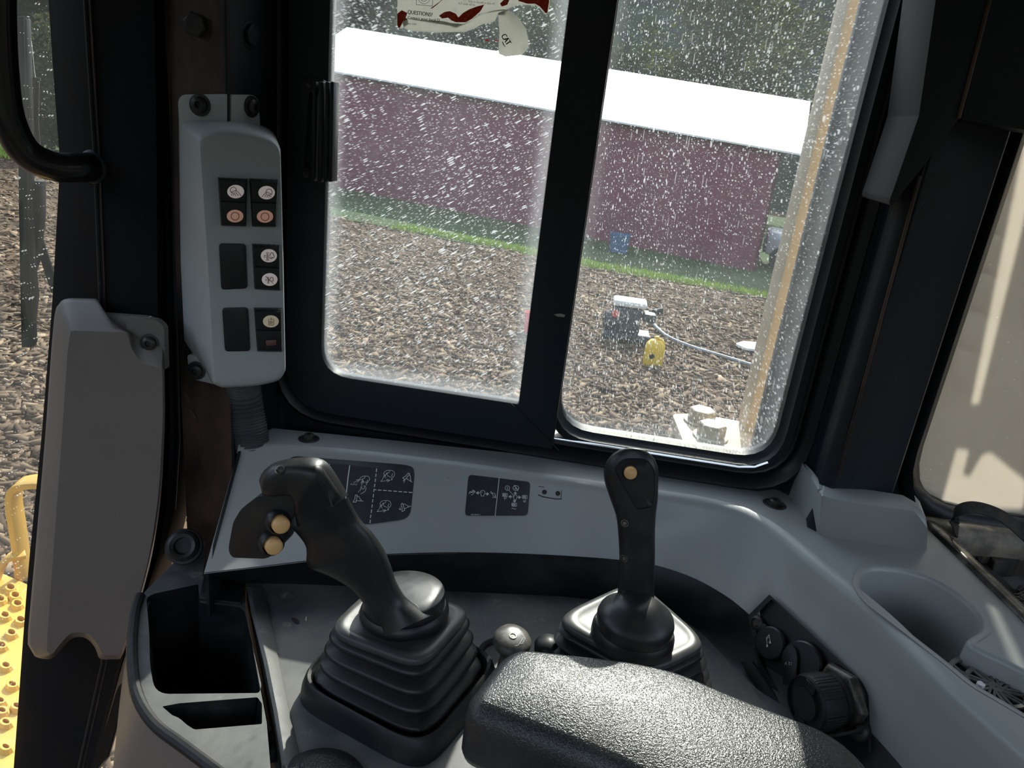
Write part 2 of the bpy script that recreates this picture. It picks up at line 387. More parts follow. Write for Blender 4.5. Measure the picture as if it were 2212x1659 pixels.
# fixed right sash: thin frame with a highlight strip on its lower lip
ring_loft('fixed_frame', [(-.03, .786, .329, 1.68, .07, 1.045), (-.03, .7865, .3285, 1.68, .069, 1.041), (-.022, .797, .318, 1.67, .062, 1.041), (-.020, .799, .316, 1.668, .06, 1.05), (-.016, .806, .309, 1.66, .056, 1.056), (-.016, .806, .309, 1.66, .056, 1.082), (-.03, .786, .329, 1.68, .07, 1.082)], STEEL, win, smooth=40)
m = MB(); m.tube([V((-.024, 1.0405, .7935)), V((.10, 1.0405, .7935)), V((.262, 1.0405, .7935)), V((.285, 1.0405, .7975)), V((.302, 1.0405, .808))], .0022, 8, flat=1); m.build('sill_highlight', BRIGHT, win)  # metal edge kept pale to draw the sun highlight along the sill
m = MB(); m.slab(rrect(-.03, .80, .315, 1.665, .06, 1.070), (0, .004, 0)); m.build('pane', G_RIGHT, win, smooth=0)
# sliding left sash
def sash():
    yf = 1.022; m = MB()
    # left stile + rounded corner + bottom rail, outer outline vs. glass outline
    gl = (-.3825, .8455, -.0765, 1.66)
    out = [V((p[0], 0, p[1])) for p in rp([(-.437, .783, .075), (-.017, .783, 0), (-.017, 1.68, 0), (-.437, 1.68, 0)], 0, 6)]
    inn = [V((p[0], 0, p[1])) for p in rp([(gl[0], gl[1], .046), (gl[2], gl[1], 0), (gl[2], gl[3], 0), (gl[0], gl[3], 0)], 0, 6)]
    def at(l, y): return [V((p.x, y, p.z)) for p in l]
    m.loft([at(out, 1.05), at(out, yf), at(inn, yf + .004), at(inn, 1.05), at(out, 1.05)], True, False, False)
    m.build('sliding_frame', STEEL, win, smooth=30, bevel=.0015)
    m = MB(); m.box((-.047, 1.0208, .815), (.0405, 0, -.042 * .75), (.0006, 0, .0006), (0, .0006, 0)); 
    m.build('miter_joint', SEAL, win, smooth=0)
    m = MB(); m.slab(at([V((p[0], 0, p[1])) for p in rp([(gl[0] - .006, gl[1] - .006, .05), (gl[2] + .006, gl[1] - .006, 0), (gl[2] + .006, gl[3], 0), (gl[0] - .006, gl[3], 0)], 0, 6)], 1.036), (0, .004, 0))
    m.build('pane', G_LEFT, win, smooth=0)
    # chipped paint on the centre stile
    m = MB(); q = [U(*p, y=1.0212) for p in ((1196, 679), (1210, 677), (1221, 680), (1219, 685), (1205, 684))]; m.slab(q, (0, -.0004, 0)); m.build('paint_chip', CHROME, win, smooth=0)
sash()
# pull latch on the left stile
lat = MB()
lat.slab(UL(rp([(640, 168), (700, 172), (700, 200), (668, 200), (655, 360), (690, 375), (690, 396), (634, 382)], 4, 2), y=1.014), (0, .012, 0))
lo_ = lat.build('latch_plate', STEEL, win, bevel=.001)
for i, (xa, xb, yb) in enumerate(((671, 679, 392), (684, 694, 394), (698, 706, 394), (709, 717, 393))):
    m = MB(); m.slab(UL([(xa + 4, 176), (xb + 4, 176), (xb, yb), (xa, yb)], y=.996 + .003 * (i == 0)), (0, .022, 0)); m.build('latch_rib', STEEL, lo_, bevel=.0015)
for c in ((667, 184), (661, 375)):
    m = MB(); m.lathe([(.0055, 0), (.0055, .002), (.003, .0032), (0.0005, .0025)], U(*c, y=1.0138), (0, -1, 0), 14); m.build('screw', DKBOLT, lo_)

# ---------------- left posts
pf = thing('trim_1', (-.6, .95, 0), kind='structure')   # front post, two faces and a weld
edge = [(66, -560), (102, -40), (118, 200), (128, 330), (127, 400), (113, 650), (92, 920), (60, 1240), (28, 1680)]
weld = [(150, -560), (183, -40), (196, 180), (206, 330), (209, 420), (218, 640), (226, 900), (226, 1240), (222, 1430), (166, 1680)]
def resamp(pl, ys):
    out = []
    for y in ys:
        for a, b in zip(pl[:-1], pl[1:]):
            if a[1] <= y <= b[1] or b is pl[-1]:
                t = (y - a[1]) / (b[1] - a[1]); out.append((a[0] + (b[0] - a[0]) * t, y)); break
    return out
YS = [-560, -300, -40, 120, 250, 330, 400, 520, 650, 800, 950, 1100, 1200, 1300, 1430, 1550, 1680]
e_, w_ = resamp(edge, YS), resamp(weld, YS)
r1 = resamp([(326, -560), (338, -40), (344, 300), (346, 640), (352, 1000), (330, 1200), (300, 1310), (262, 1430), (196, 1680)], YS)
strip_px([[(a[0], a[1], 1.0), (a[0] + 14, a[1], .985), (a[0] * .45 + b[0] * .55, a[1], .955), (b[0] - 4, b[1], .94)] for a, b in zip(e_, w_)], .04, 'post_face', MATTE, pf, smooth=50)
strip_px([[(b[0] - 6, b[1], .945), (b[0] + 4, b[1], .935), (c[0] - 6, c[1], .93), (c[0], c[1], .94)] for b, c in zip(w_, r1)], .05, 'post_plate', MATTE, pf, smooth=50)
m = MB(); m.tube([U(p[0], p[1], y=.938) for p in w_], .0032, 8); m.build('weld_bead', STEEL, pf)
m = MB(); m.tube([U(p[0] + 9, p[1], y=.934) for p in w_], .0012, 6); m.build('weld_edge', RUST, pf)
pb = thing('trim_2', (-.52, .95, 0), kind='structure')  # dark seal strip between the posts
r2 = resamp([(360, -560), (368, -40), (372, 300), (376, 600), (385, 900), (386, 1000), (374, 1120), (345, 1230), (312, 1310), (270, 1430), (200, 1680)], YS)
strip_px([[(c[0] - 2, c[1], .955), ((c[0] + d[0]) / 2, c[1], .945), (d[0] + 1, d[1], .955)] for c, d in zip(r1, r2)], .05, 'seal_strip', SEAL, pb, smooth=60)
m = MB(); m.tube([U(p[0] + 1, p[1], y=.948) for p in r2[:12]], .002, 6); m.build('seal_lip', STEEL, pb)
# rear post: worn plate facing the seat, then a return face running to the window
pr = thing('trim_3', (-.5, .95, 0), kind='structure')
xA = U(372, 300, y=.945).x; xB = U(489, 300, y=.935).x; xD = U(625, 300, y=1.06).x
m = MB(); m.thick([[V((xA - .004, .947, z)), V((xB, .935, z)), V((xB + .003, .938, z))] for z in (0, .7, .95, 1.2, 1.5, 1.77)], (0, .06, 0)); m.build('post_plate', RUST, pr, smooth=30)
m = MB(); m.thick([[V((xB + .001, .938, z)), V((xB + .004, .945, z)), V((xD - .008, 1.05, z)), V((xD, 1.058, z))] for z in (0, .7, .95, 1.2, 1.5, 1.77)], (-.01, .03, 0)); m.build('post_return', STEEL, pr, smooth=30)
m = MB(); m.tube([V((xB + .002, .9355, z)) for z in (0, .5, 1, 1.77)], .003, 8); m.build('weld_bead', STEEL, pr)
m = MB(); m.hexbolt(U(430, 56, y=.944), (.12, -.97, .02), .0145, .016); m.build('hex_bolt', DKBOLT, pr, bevel=.0008)
nR = V((.93, -.36, 0))
def onret(px, py): return U(px, py, pl=(V((xB, .938, 1)), V((1.058 - .938, -(xD - xB), 0)).normalized()))
m = MB(); m.hexbolt(onret(541, 76), V((1.058 - .938, -(xD - xB), 0)), .0135, .006); m.build('hex_bolt', STEEL, pr, bevel=.0008)
# scratches of bare paint on the lower post
m = MB()
for q in ([(399, 852), (405, 850), (411, 868), (408, 876), (402, 864)], [(408, 882), (415, 886), (425, 902), (424, 910), (416, 900), (409, 890)]):
    m.slab([U(*p, y=.9385) for p in q], (0, -.0004, 0))
m.build('paint_scrape', CHROME, pr, smooth=0)

# ---------------- front screen, left
wl = thing('window_2', (-1.0, 1.01, -.2), kind='structure')
m = MB(); m.slab([V((-1.7, 1.012, -.5)), V((-.70, 1.012, -.5)), V((-.70, 1.012, 1.77)), V((-1.7, 1.012, 1.77))], (0, .006, 0)); m.build('pane', G_FRONT, wl, smooth=0)

# ---------------- right pillar, gusset, header
pr2 = thing('trim_4', (.5, 1.0, .7), kind='structure')
a0, a1, a2 = U(1782, 700, y=1.055), U(1898, 700, y=.945), U(2052, 700, y=.965)
zz = (.70, 1.0, 1.3, 1.77)
m = MB(); m.thick([[V((a0.x, 1.058, z)), V((a0.x + .03, 1.03, z)), V((a1.x - .012, .955, z)), V((a1.x - .003, .946, z)), V((a1.x + .003, .943, z))] for z in zz], (.02, .03, 0)); m.build('pillar_side', STEEL, pr2, smooth=60)
m = MB(); m.thick([[V((a1.x - .001, .944, z)), V((a1.x + .006, .945, z)), V((a2.x - .004, .965, z)), V((a2.x, .97, z))] for z in zz], (0, .09, 0)); m.build('pillar_face', STEEL, pr2, smooth=60)
m = MB(); m.tube([U(1990 - .272 * (y - 370), y, y=.9425) for y in (380, 600, 800, 1030)], .0022, 8); m.build('ridge_highlight', RUST, pr2)  # thin tube standing in for the highlight on the rounded ridge
m = MB(); m.slab(UL(rp([(2235, -380), (2152, -60), (2137, 0), (2070, 258), (2005, 345), (1925, 448, 14), (1920, 436, 10), (1930, 410), (1985, 250), (2030, -60), (2115, -380)], 3, 3), y=.915), (0, .10, 0)); m.build('gusset', STEEL, pr2, bevel=.008, seg=4)
m = MB(); m.tube([U(*p, y=.914) for p in ((2138, 0), (2105, 128), (2071, 256))], .0022, 8); m.build('gusset_edge', RUST, pr2)
hd = thing('trim_5', (.75, .93, 1.2), kind='structure')
m = MB(); m.slab(UL([(2226, -380), (2640, -340), (2470, 330), (2330, 300), (2212, 282), (2076, 260)], y=.92), (0, .05, 0)); m.build('header_plate', STEEL, hd, bevel=.003)
# ---------------- corner window on the right
w3 = thing('window_3', (w3x0 + .18, WY, w3z0), kind='structure')
X1 = w3x0 + .36
ring_loft('rubber_seal', [(w3x0 - .016, w3z0 - .034, X1 + .012, 1.712, .112, 1.06), (w3x0 - .014, w3z0 - .030, X1 + .010, 1.71, .11, 1.042), (w3x0 - .004, w3z0 - .016, X1, 1.70, .10, 1.036), (w3x0 + .006, w3z0 - .002, X1 - .008, 1.69, .094, 1.046), (w3x0 + .006, w3z0, X1 - .008, 1.69, .094, 1.08)], SEAL, w3, smooth=60)
m = MB(); m.slab(rrect(w3x0, w3z0 - .004, X1, 1.70, .1, 1.066), (0, .004, 0)); m.build('pane', G_REAR, w3, smooth=0)

# ================================================================== CONSOLE
ZT = .757
RIDGE = crv([(512, 968), (650, 972), (800, 985), (980, 1006), (1180, 1034), (1400, 1066), (1530, 1086), (1620, 1114), (1690, 1158), (1760, 1216), (1900, 1330), (2050, 1478), (2212, 1622), (2420, 1812)], 6)
BOT = crv([(440, 1240), (570, 1225), (700, 1210), (870, 1198), (1090, 1197), (1350, 1213), (1470, 1240), (1560, 1285), (1620, 1332), (1680, 1385), (1790, 1490), (1930, 1640), (2050, 1790), (2250, 1990)], 6)
BACK = crv([(590, 925), (680, 934), (800, 946), (950, 962), (1150, 984), (1400, 1016), (1530, 1032), (1640, 1046), (1720, 1058)], 4)
R3 = [U(p.x, p.y, z=ZT) for p in RIDGE]
B3 = []
for i, p in enumerate(BOT):
    t = i / (len(BOT) - 1)
    B3.append(U(p.x, p.y, z=.662 if t < .6 else .662 - .05 * (t - .6) / .4))
IN3 = []
for i in range(len(R3)):   # unit horizontal vector pointing into the basin
    t = R3[min(i + 1, len(R3) - 1)] - R3[max(i - 1, 0)]; nn = V((t.y, -t.x, 0)).normalized()
    IN3.append(nn)
con = thing('side_console', (0, .95, .6), 'grey moulded console shelf curving under the window around both levers', 'console')
face = MB()
rows = []
for k in range(8):
    row = []
    for r, b, n in zip(R3, B3, IN3):
        if k < 4:
            a = (k / 3) * math.pi / 2.4
            row.append(r - n * .016 + V((n.x * .016 * math.sin(a), n.y * .016 * math.sin(a), -.016 * (1 - math.cos(a)))))
        else:
            t = (k - 3) / 4; s = r + V((0, 0, -.009)); q = s.lerp(b, t)
            bulge = .010 * math.sin(math.pi * min(1, t * 1.1)) * (1 if t < .9 else .3)
            row.append(q - n * bulge * .6)
    rows.append(row)
face.thick(rows, (0, 0, 0)) if False else face.grid(rows)
CT = bvh(face)
face_o = face.build('console_face', GREY, con, smooth=60)
# left cheek of the console where it ends
top_in = rows[0]
outr = [U(p.x, p.y, z=ZT) for p in BACK]
right_edge = [U(*p, z=ZT) for p in ((1985, 1112), (2005, 1130), (2212, 1332), (2440, 1556), (2600, 1720))]
CUP = rp([(1846, 1262, 14), (1856, 1232, 12), (1885, 1222, 20), (1950, 1226, 30), (2020, 1246, 40), (2085, 1290, 40), (2128, 1334, 20), (2132, 1366, 14), (2096, 1386, 10), (2120, 1400, 14), (2212, 1442, 30), (2300, 1500, 30), (2330, 1580, 40), (2250, 1568, 40), (2166, 1518, 30), (2100, 1480, 20), (2045, 1434, 30), (1950, 1360, 30), (1868, 1298, 26)], 12, 4)
CUP3 = UL(CUP, z=ZT)
m = MB(); m.poly([[p.copy() for p in outr] + [V((.40, 1.05, ZT)), V((.56, 1.05, ZT))] + right_edge + [p.copy() for p in top_in[::-1]], CUP3])
TT = bvh(m, face)
m.build('console_top', GREY, con, smooth=0)
m = MB(); m.loft([inset(CUP3, -.004), inset(CUP3, -.0002), inset(CUP3, .0035), [p + V((0, 0, -.006)) for p in inset(CUP3, .0055)], [p + V((0, 0, -.14)) for p in inset(CUP3, .011)]], True, False, False)
for i in range(len(m.v)):
    if i < len(CUP3): m.v[i] = m.v[i] + V((0, 0, .0006))
    elif i < 2 * len(CUP3): m.v[i] = m.v[i] + V((0, 0, .0006))
m.build('cup_holder_wall', GREY, con, smooth=70)
m = MB(); m.poly([[p + V((0, 0, -.139)) for p in inset(CUP3, .006)]]); m.build('cup_holder_base', GREYD, con, smooth=0)
# second, shallower well with the round grille
well = UL(rp([(2052, 1440, 4), (2095, 1386, 6), (2125, 1400, 14), (2212, 1442, 30), (2300, 1500, 30), (2330, 1580, 40), (2250, 1568, 40), (2166, 1518, 30), (2100, 1480, 8)], 10, 3), z=ZT)
wl3 = [p + V((0, 0, -.031)) for p in inset(well, .006)]
m = MB(); m.slab(wl3, (0, 0, -.106)); m.build('well_step', GREY, con, bevel=.003)
gc = U(2150, 1488, z=ZT - .026)
def grille():
    g = MB(); R = .047
    for r0, r1 in ((R * .9, R), (R * .55, R * .64), (.001, R * .16)):
        g.lathe([(r0, 0), (r1, 0), (r1, .003), (r0, .003), (r0, 0)], gc, (0, 0, 1), 36, False, False)
    for k in range(9):
        a = k * 2 * math.pi / 9
        d1, d2 = V((math.cos(a), math.sin(a), 0)), V((math.cos(a + .55), math.sin(a + .55), 0)); d3 = V((math.cos(a - .35), math.sin(a - .35), 0))
        for p, q in ((d1 * R * .15, d2 * R * .92), (d1 * R * .6, d3 * R * .92), (d1 * R * .15, d1 * R * .57)):
            g.tube([gc + p + V((0, 0, .0015)), gc + q + V((0, 0, .0015))], .0017, 6)
    return g
vent = thing('round_grille', gc + V((0, 0, -.006)), 'round black grille of curved spokes lying in the shallow well beside the cup holder', 'grille')
m = MB(); m.lathe([(.0465, -.004), (.0465, .0005), (.0445, .0005), (.0445, -.003), (.001, -.003)], gc, (0, 0, 1), 36); m.build('backing', SEAL, vent)
grille().build('spoke_ring', mk('dusty grille plastic', (.16, .155, .145), .6, c2=(.09, .09, .085), ns=60), vent)
m = MB(); m.slab(UL(rp([(2108, 1476), (2117, 1475), (2128, 1485), (2121, 1488), (2110, 1482)], 2, 2), z=ZT - .0225), (0, 0, .003)); tag(m.build('paper_scrap', mk('white paper', (.8, .8, .8), .8), smooth=0), 'tiny white scrap of paper lying on the round grille', 'scrap')
# decals (raised film) on the face
def P_con(px, py): return hit(CT, px, py)[0]
def P_top(px, py): return hit(TT, px, py)[0]
def decal(name, corners, rad, label=None):
    out = rp(corners, rad, 5); c = (sum(p[0] for p in out) / len(out), sum(p[1] for p in out) / len(out)); rings = []
    for k in (1, .999, .8, .6, .4, .2, .02):
        rr = []
        for p in out:
            q = (c[0] + (p[0] - c[0]) * k, c[1] + (p[1] - c[1]) * k); h = P_con(*q)
            rr.append(h + (CAM - h).normalized() * (.0 if k == 1 else .0006))
        rings.append(rr)
    m = MB(); m.loft(rings, True, False, True); o = m.build(name, DECAL, con, smooth=60)
    if label: o['label'] = label
    return o
d1 = decal('control_decal', [(622, 984), (880, 1004), (897, 1012), (886, 1120), (802, 1132), (606, 1142)], 22, 'large dark decal of blade symbols behind the button grip')
d2 = decal('control_decal', [(1012, 1025), (1146, 1041), (1140, 1114), (1004, 1114)], 9, 'small dark decal with lever arrows')
def s(ox, oy, k, pts): return [(ox + x * k, oy + y * k) for x, y in pts]
K = 170 / 2014
def z4(*pts): return s(740, 1000, K, pts)
pm = MB(); L_ = []
L_ += [dict(w=2.2, p=[(757, 996), (752, 1030), (747, 1075), (743, 1100)])]
for a, b in (((885, 20), (880, 95)), ((872, 150), (864, 225)), ((857, 280), (849, 352)), ((842, 408), (834, 480)), ((826, 538), (816, 610)), ((808, 670), (798, 742)), ((792, 798), (783, 878)), ((775, 932), (766, 1008)), ((760, 1065), (750, 1140)), ((742, 1196), (732, 1275)), ((724, 1330), (714, 1405)), ((712, 1460), (702, 1538))):
    L_ += [dict(w=1.9, p=z4(a, b))]
for a, b in (((810, 684), (858, 688)), ((912, 693), (992, 699)), ((1042, 702), (1122, 708)), ((1172, 712), (1252, 719)), ((1305, 722), (1385, 728)), ((1436, 732), (1516, 738)), ((1566, 742), (1646, 748)), ((1697, 752), (1776, 758))):
    L_ += [dict(w=1.9, p=z4(a, b))]
def head(dx, dy):   # helmet-like lever head with arrow
    o = [[(1050, 270), (1075, 225), (1130, 195), (1205, 190), (1275, 195), (1325, 235), (1335, 290), (1320, 340), (1270, 385), (1250, 430)],
         [(1050, 270), (1062, 305), (1100, 300), (1135, 270), (1190, 245), (1205, 205)], [(1135, 270), (1150, 330), (1240, 370)], [(1285, 270), (1255, 330), (1280, 350)],
         [(1095, 310), (980, 475), (1215, 440)], [(1095, 310), (1040, 345)], [(1095, 310), (1100, 390)], [(1215, 440), (1140, 488)], [(1215, 440), (1120, 420)], [(1250, 385), (1275, 425), (1235, 440)]]
    return [dict(w=1.0, p=z4(*[(x + dx, y + dy) for x, y in l])) for l in o] + [dict(w=3.2, p=z4((1130 + dx, 265 + dy), (1137 + dx, 272 + dy)))]
L_ += head(0, 0) + head(-95, 772)
h3 = [[(435, 415), (460, 375), (520, 342), (580, 335), (650, 340), (690, 380), (690, 430), (660, 470), (630, 520)], [(435, 415), (470, 435), (515, 410), (560, 390), (580, 345)], [(520, 420), (530, 480), (610, 500)], [(285, 500), (440, 425)], [(440, 425), (350, 435)], [(440, 425), (378, 498)], [(510, 440), (490, 580)], [(510, 450), (465, 520)], [(510, 450), (535, 520)], [(640, 430), (620, 500), (605, 570)],
      [(400, 745), (465, 680), (475, 605), (490, 605), (495, 660), (530, 670), (560, 650), (550, 590), (575, 585), (600, 630), (590, 700), (560, 740), (465, 793)]]
L_ += [dict(w=1.0, p=z4(*l)) for l in h3]
blade = [[(330, 820), (375, 822), (345, 1005), (265, 1003), (310, 930), (330, 820)], [(375, 855), (410, 858), (485, 970), (530, 977), (355, 965)]]
def bl(f): return [dict(w=1.25, p=z4(*[f(x, y) for x, y in l])) for l in blade]
def rot(cx, cy, a, ox, oy):
    c_, s_ = math.cos(math.radians(a)), math.sin(math.radians(a))
    return lambda x, y: (ox + (x - cx) * c_ - (y - cy) * s_, oy + (x - cx) * s_ + (y - cy) * c_)
L_ += bl(lambda x, y: (x, y)) + bl(rot(390, 910, 30, 1690, 365)) + bl(rot(390, 910, -26, 1590, 1105))
L_ += [dict(w=1.0, p=z4(*l)) for l in ([(1572, 510), (1578, 425)], [(1545, 460), (1578, 425), (1600, 462)], [(1480, 1120), (1470, 1205)], [(1440, 1165), (1470, 1205), (1500, 1175)])]
L_ += [dict(w=1.0, p=l) for l in ([(700, 1001), (708, 1001), (707, 1008)], [(712, 1002), (711, 1012)], [(708, 1009), (711, 1012), (714, 1009)])]
print_on(pm, P_con, L_, off=.0014)
text_on(pm, P_con, 'AUTO', 756.5, 1047.5, 5.6, 4, .95, off=.0014)
text_on(pm, P_con, '3', 781.5, 1131, 4.5, -4, 1, off=.0014)
tag(pm.build('lettering', PRINT, d1, smooth=0), kind='stuff')
pm = MB(); K2 = 230 / 2212
def z5(*pts): return s(1000, 1020, K2, pts)
L_ = [dict(w=1.5, p=z5((755, 112), (668, 912)))]
def arrow(x, y, dx, dy, l=60):
    return [dict(w=2.0, p=z5((x, y), (x + dx * l * .5, y + dy * l * .5))), dict(w=1.4, p=z5((x + dx * l * .35 - dy * 28, y + dy * l * .35 + dx * 28), (x + dx * l, y + dy * l), (x + dx * l * .35 + dy * 28, y + dy * l * .35 - dx * 28))), dict(w=2.2, p=z5((x + dx * l * .3, y + dy * l * .3), (x + dx * l * .8, y + dy * l * .8)))]
L_ += arrow(340, 430, -1, .02) + arrow(475, 452, 1, .02) + arrow(1015, 508, -1, 0) + arrow(1140, 522, 1, 0) + arrow(1088, 465, 0, -1, 55) + arrow(1073, 572, 0, 1, 52)
knob = [(405, 378), (440, 385), (460, 420), (432, 495), (385, 497), (360, 420), (370, 388), (405, 378)]
L_ += [dict(w=1.0, p=z5(*knob)), dict(w=2, p=z5((388, 413), (392, 417)))]
L_ += [dict(w=1.0, p=z5(*[(x * .86 + 733, y * .86 + 145) for x, y in knob])), dict(w=2, p=z5((1062, 500), (1066, 504)))]
L_ += [dict(w=.9, p=z5((955, 375), (1050, 478))), dict(w=1.1, p=z5(*ell(922, 330, 46, 48))), dict(w=1.6, p=z5((922, 312), (922, 352)))]
L_ += [dict(w=1.3, p=z5(*ell(1100, 328, 60, 50))), dict(w=1.1, p=z5((1062, 268), (1145, 388))), dict(w=1.0, p=z5((1080, 345), (1100, 310), (1125, 345), (1080, 345)))]
def tank(x, y):
    return [dict(w=.8, p=z5((x, y), (x + 100, y + 4), (x + 100, y + 70), (x, y + 66), (x, y)))] + [dict(w=.7, p=z5((x + 4, y + q), (x + 78, y + q + 2))) for q in (16, 27, 38, 49, 60)]
L_ += tank(824, 438) + tank(1234, 478) + tank(1016, 640)
L_ += [dict(w=.9, p=z5(*l)) for l in ([(868, 575), (868, 525)], [(848, 548), (868, 522), (888, 548)], [(903, 550), (903, 515)], [(1272, 570), (1272, 622)], [(1252, 598), (1272, 625), (1292, 598)], [(1305, 625), (1305, 565)], [(1012, 758), (1040, 750), (1070, 765), (1105, 760)])]
L_ += [dict(w=1.0, p=z5(*l)) for l in ([(125, 450), (150, 400), (185, 410), (205, 370), (235, 385), (225, 430), (200, 465), (170, 470)], [(140, 430), (200, 420), (215, 390)], [(235, 420), (245, 392), (258, 420)], [(580, 395), (600, 430), (660, 440), (675, 470), (655, 520), (610, 535)], [(570, 420), (630, 470), (625, 510)], [(680, 490), (678, 535)], [(665, 520), (678, 538), (690, 522)])]
print_on(pm, P_con, L_, off=.0014)
text_on(pm, P_con, '430-8947 1', 1017, 1113.2, 4.6, .5, 1.0, off=.0014)
tag(pm.build('lettering', PRINT, d2, smooth=0), kind='stuff')
# bolts, dimples and the mark of a lost clip
def con_bolt(px, py, R=.0135):
    p, n = hit(TT, px, py); m = MB(); m.lathe([(R * 1.5, .0004), (R * 1.25, .0012), (R * 1.2, .0006)], p, n, 24, True, True); m.bolt(p + n * .0005, n, R)
    m.build('bolt', DKBOLT, con)
con_bolt(667, 948, .0105); con_bolt(1673, 1089, .0115)
for c in ((1176, 1063), (1205, 1066)):
    p, n = hit(CT, *c); m = MB(); m.lathe([(.0035, .0), (.0035, .0007), (.0026, .0007), (.0022, -.002), (.0002, -.002)], p + n * .0003, n, 14); m.build('screw_hole', INK, con)
pm = MB(); print_on(pm, P_con, [dict(w=2.2, p=[(1163, 1069), (1172, 1073), (1200, 1078), (1213, 1078)]), dict(w=1.5, p=[(1164, 1051), (1175, 1052)]), dict(w=1.2, p=[(1213, 1059), (1213, 1066), (1212, 1076)])], off=.0005); pm.build('clip_mark', INK, con, smooth=0)
# short black upright behind and under the left end of the console
m = MB(); m.thick([[U(594, 927, y=1.05), U(516, 968, z=ZT - .004), U(444, 1236, z=.662)], [U(594, 927, y=1.05) + V((0, 0, -.3)), U(516, 968, z=ZT) + V((0, 0, -.2)), U(444, 1236, z=.662) + V((0, 0, -.07))]], (.004, 0, 0)); m.build('console_cheek', BLK, con, smooth=0)

# ---------------- pillar foot cover
pc = MB()
zb = ZT - .003
A = U(1733, 1002, y=1.035); Bq = U(1703, 1074, z=zb); Cq = U(1768, 1158, z=zb); D = U(2000, 1193, z=zb)
E1 = U(1786, 1058, y=.945); Fq = U(1776, 1066, y=.93)
def fx(px, py, y): return U(px, py, y=y)
yq = Cq.y + .004
rows = [[Bq, A + V((0, 0, -.0)), fx(1742, 1008, 1.03)],
        [U(1726, 1105, z=zb), fx(1757, 1040, .985), fx(1764, 1030, .99)],
        [Cq, fx(1775, 1070, .922), fx(1782, 1056, .94)],
        [U(1790, 1165, z=zb), fx(1800, 1078, .92), fx(1806, 1062, .935)],
        [U(1900, 1180, z=zb), fx(1900, 1094, .92), fx(1900, 1074, .937)],
        [U(1985, 1192, z=zb), fx(1976, 1104, .92), fx(1962, 1084, .938)],
        [U(2002, 1190, z=zb), fx(2004, 1142, .915), fx(1990, 1100, .925)],
        [U(2004, 1150, z=zb + .02), fx(2000, 1118, .95), fx(1986, 1082, .96)]]
pc.thick(rows, (.0, .02, 0))
cov = pc.build('pillar_foot_cover', GREY, None, smooth=40, bevel=.003); tag(cov, 'grey plastic shroud with folded ridge around the foot of the right pillar', 'cover')

# ================================================================== LOWER CONSOLE (black basin)
bas = thing('lever_basin', (0, .7, .5), 'dusty black plastic basin sunk inside the grey console around both levers', 'tray')
ZF = .60
FLB = [U(p.x, p.y, z=ZF) for p in crv([(528, 1262), (640, 1264), (760, 1268), (880, 1272), (1040, 1280), (1250, 1292), (1420, 1320), (1500, 1355), (1560, 1410), (1640, 1500), (1760, 1640), (1900, 1800)], 6)]
nB = len(FLB); BS = []
for i in range(nB):
    t = i / (nB - 1) * (len(B3) - 1); k = min(int(t), len(B3) - 2); BS.append(B3[k].lerp(B3[k + 1], t - k) + V((0, 0, .002)))
m = MB(); m.grid([BS, [a.lerp(b, .5) for a, b in zip(BS, FLB)], [a.lerp(b, .93) for a, b in zip(BS, FLB)], [b + (b - a) * V((.06, .06, 0)) for a, b in zip(BS, FLB)]]); m.build('basin_wall', BLK, bas, smooth=60)
fl = [p + V((0, .004, 0)) for p in FLB] + [V((.5, .40, ZF)), V((-.1, .36, ZF))] + UL([(640, 1690), (600, 1500), (560, 1370)], z=ZF)
m = MB(); m.poly([fl], (0, 0, -.012)); m.build('basin_floor', FLOORM, bas, smooth=0)
# sloping divider between basin and bin
ds = [(533, 1268, 566, 1268), (545, 1330, 590, 1370), (570, 1430, 612, 1480), (592, 1540, 634, 1580), (608, 1640, 650, 1652), (616, 1690, 660, 1690)]
m = MB(); m.thick([[U(a - 6, b, z=ZF - .10) + V((-.004, 0, 0)), U(a, b, z=ZF + .004), U(a + 8, b, z=ZF + .007), U(c, d, z=ZF + .003), U(c + 4, d, z=ZF - .002)] for a, b, c, d in ds], (0, 0, -.02)); m.build('divider', FLOORM, bas, smooth=50)
# grommet knob on the near end of the divider
m = MB(); m.lathe([(.016, 0), (.016, .008), (.013, .012), (.005, .013), (.004, .009), (.0003, .009)], U(598, 1612, z=.56), (-.75, -.6, .25), 20); m.build('grommet', RUB, bas)
# scraps on the basin floor
for q, nm in (([(629, 1334), (640, 1337), (648, 1345), (643, 1349), (633, 1342)], 'dark'), ):
    m = MB(); m.slab([U(*p, z=ZF + .0005) for p in rp(q, 3, 2)], (0, 0, .0006)); tag(m.build('oil_spot', INK, bas, smooth=0))
m = MB(); m.tube([U(662, 1333, z=ZF + .001), U(661, 1340, z=ZF + .001)], .0012, 6); tag(m.build('wood_splinter', CREAM), 'short pale splinter lying on the dusty basin floor', 'splinter')

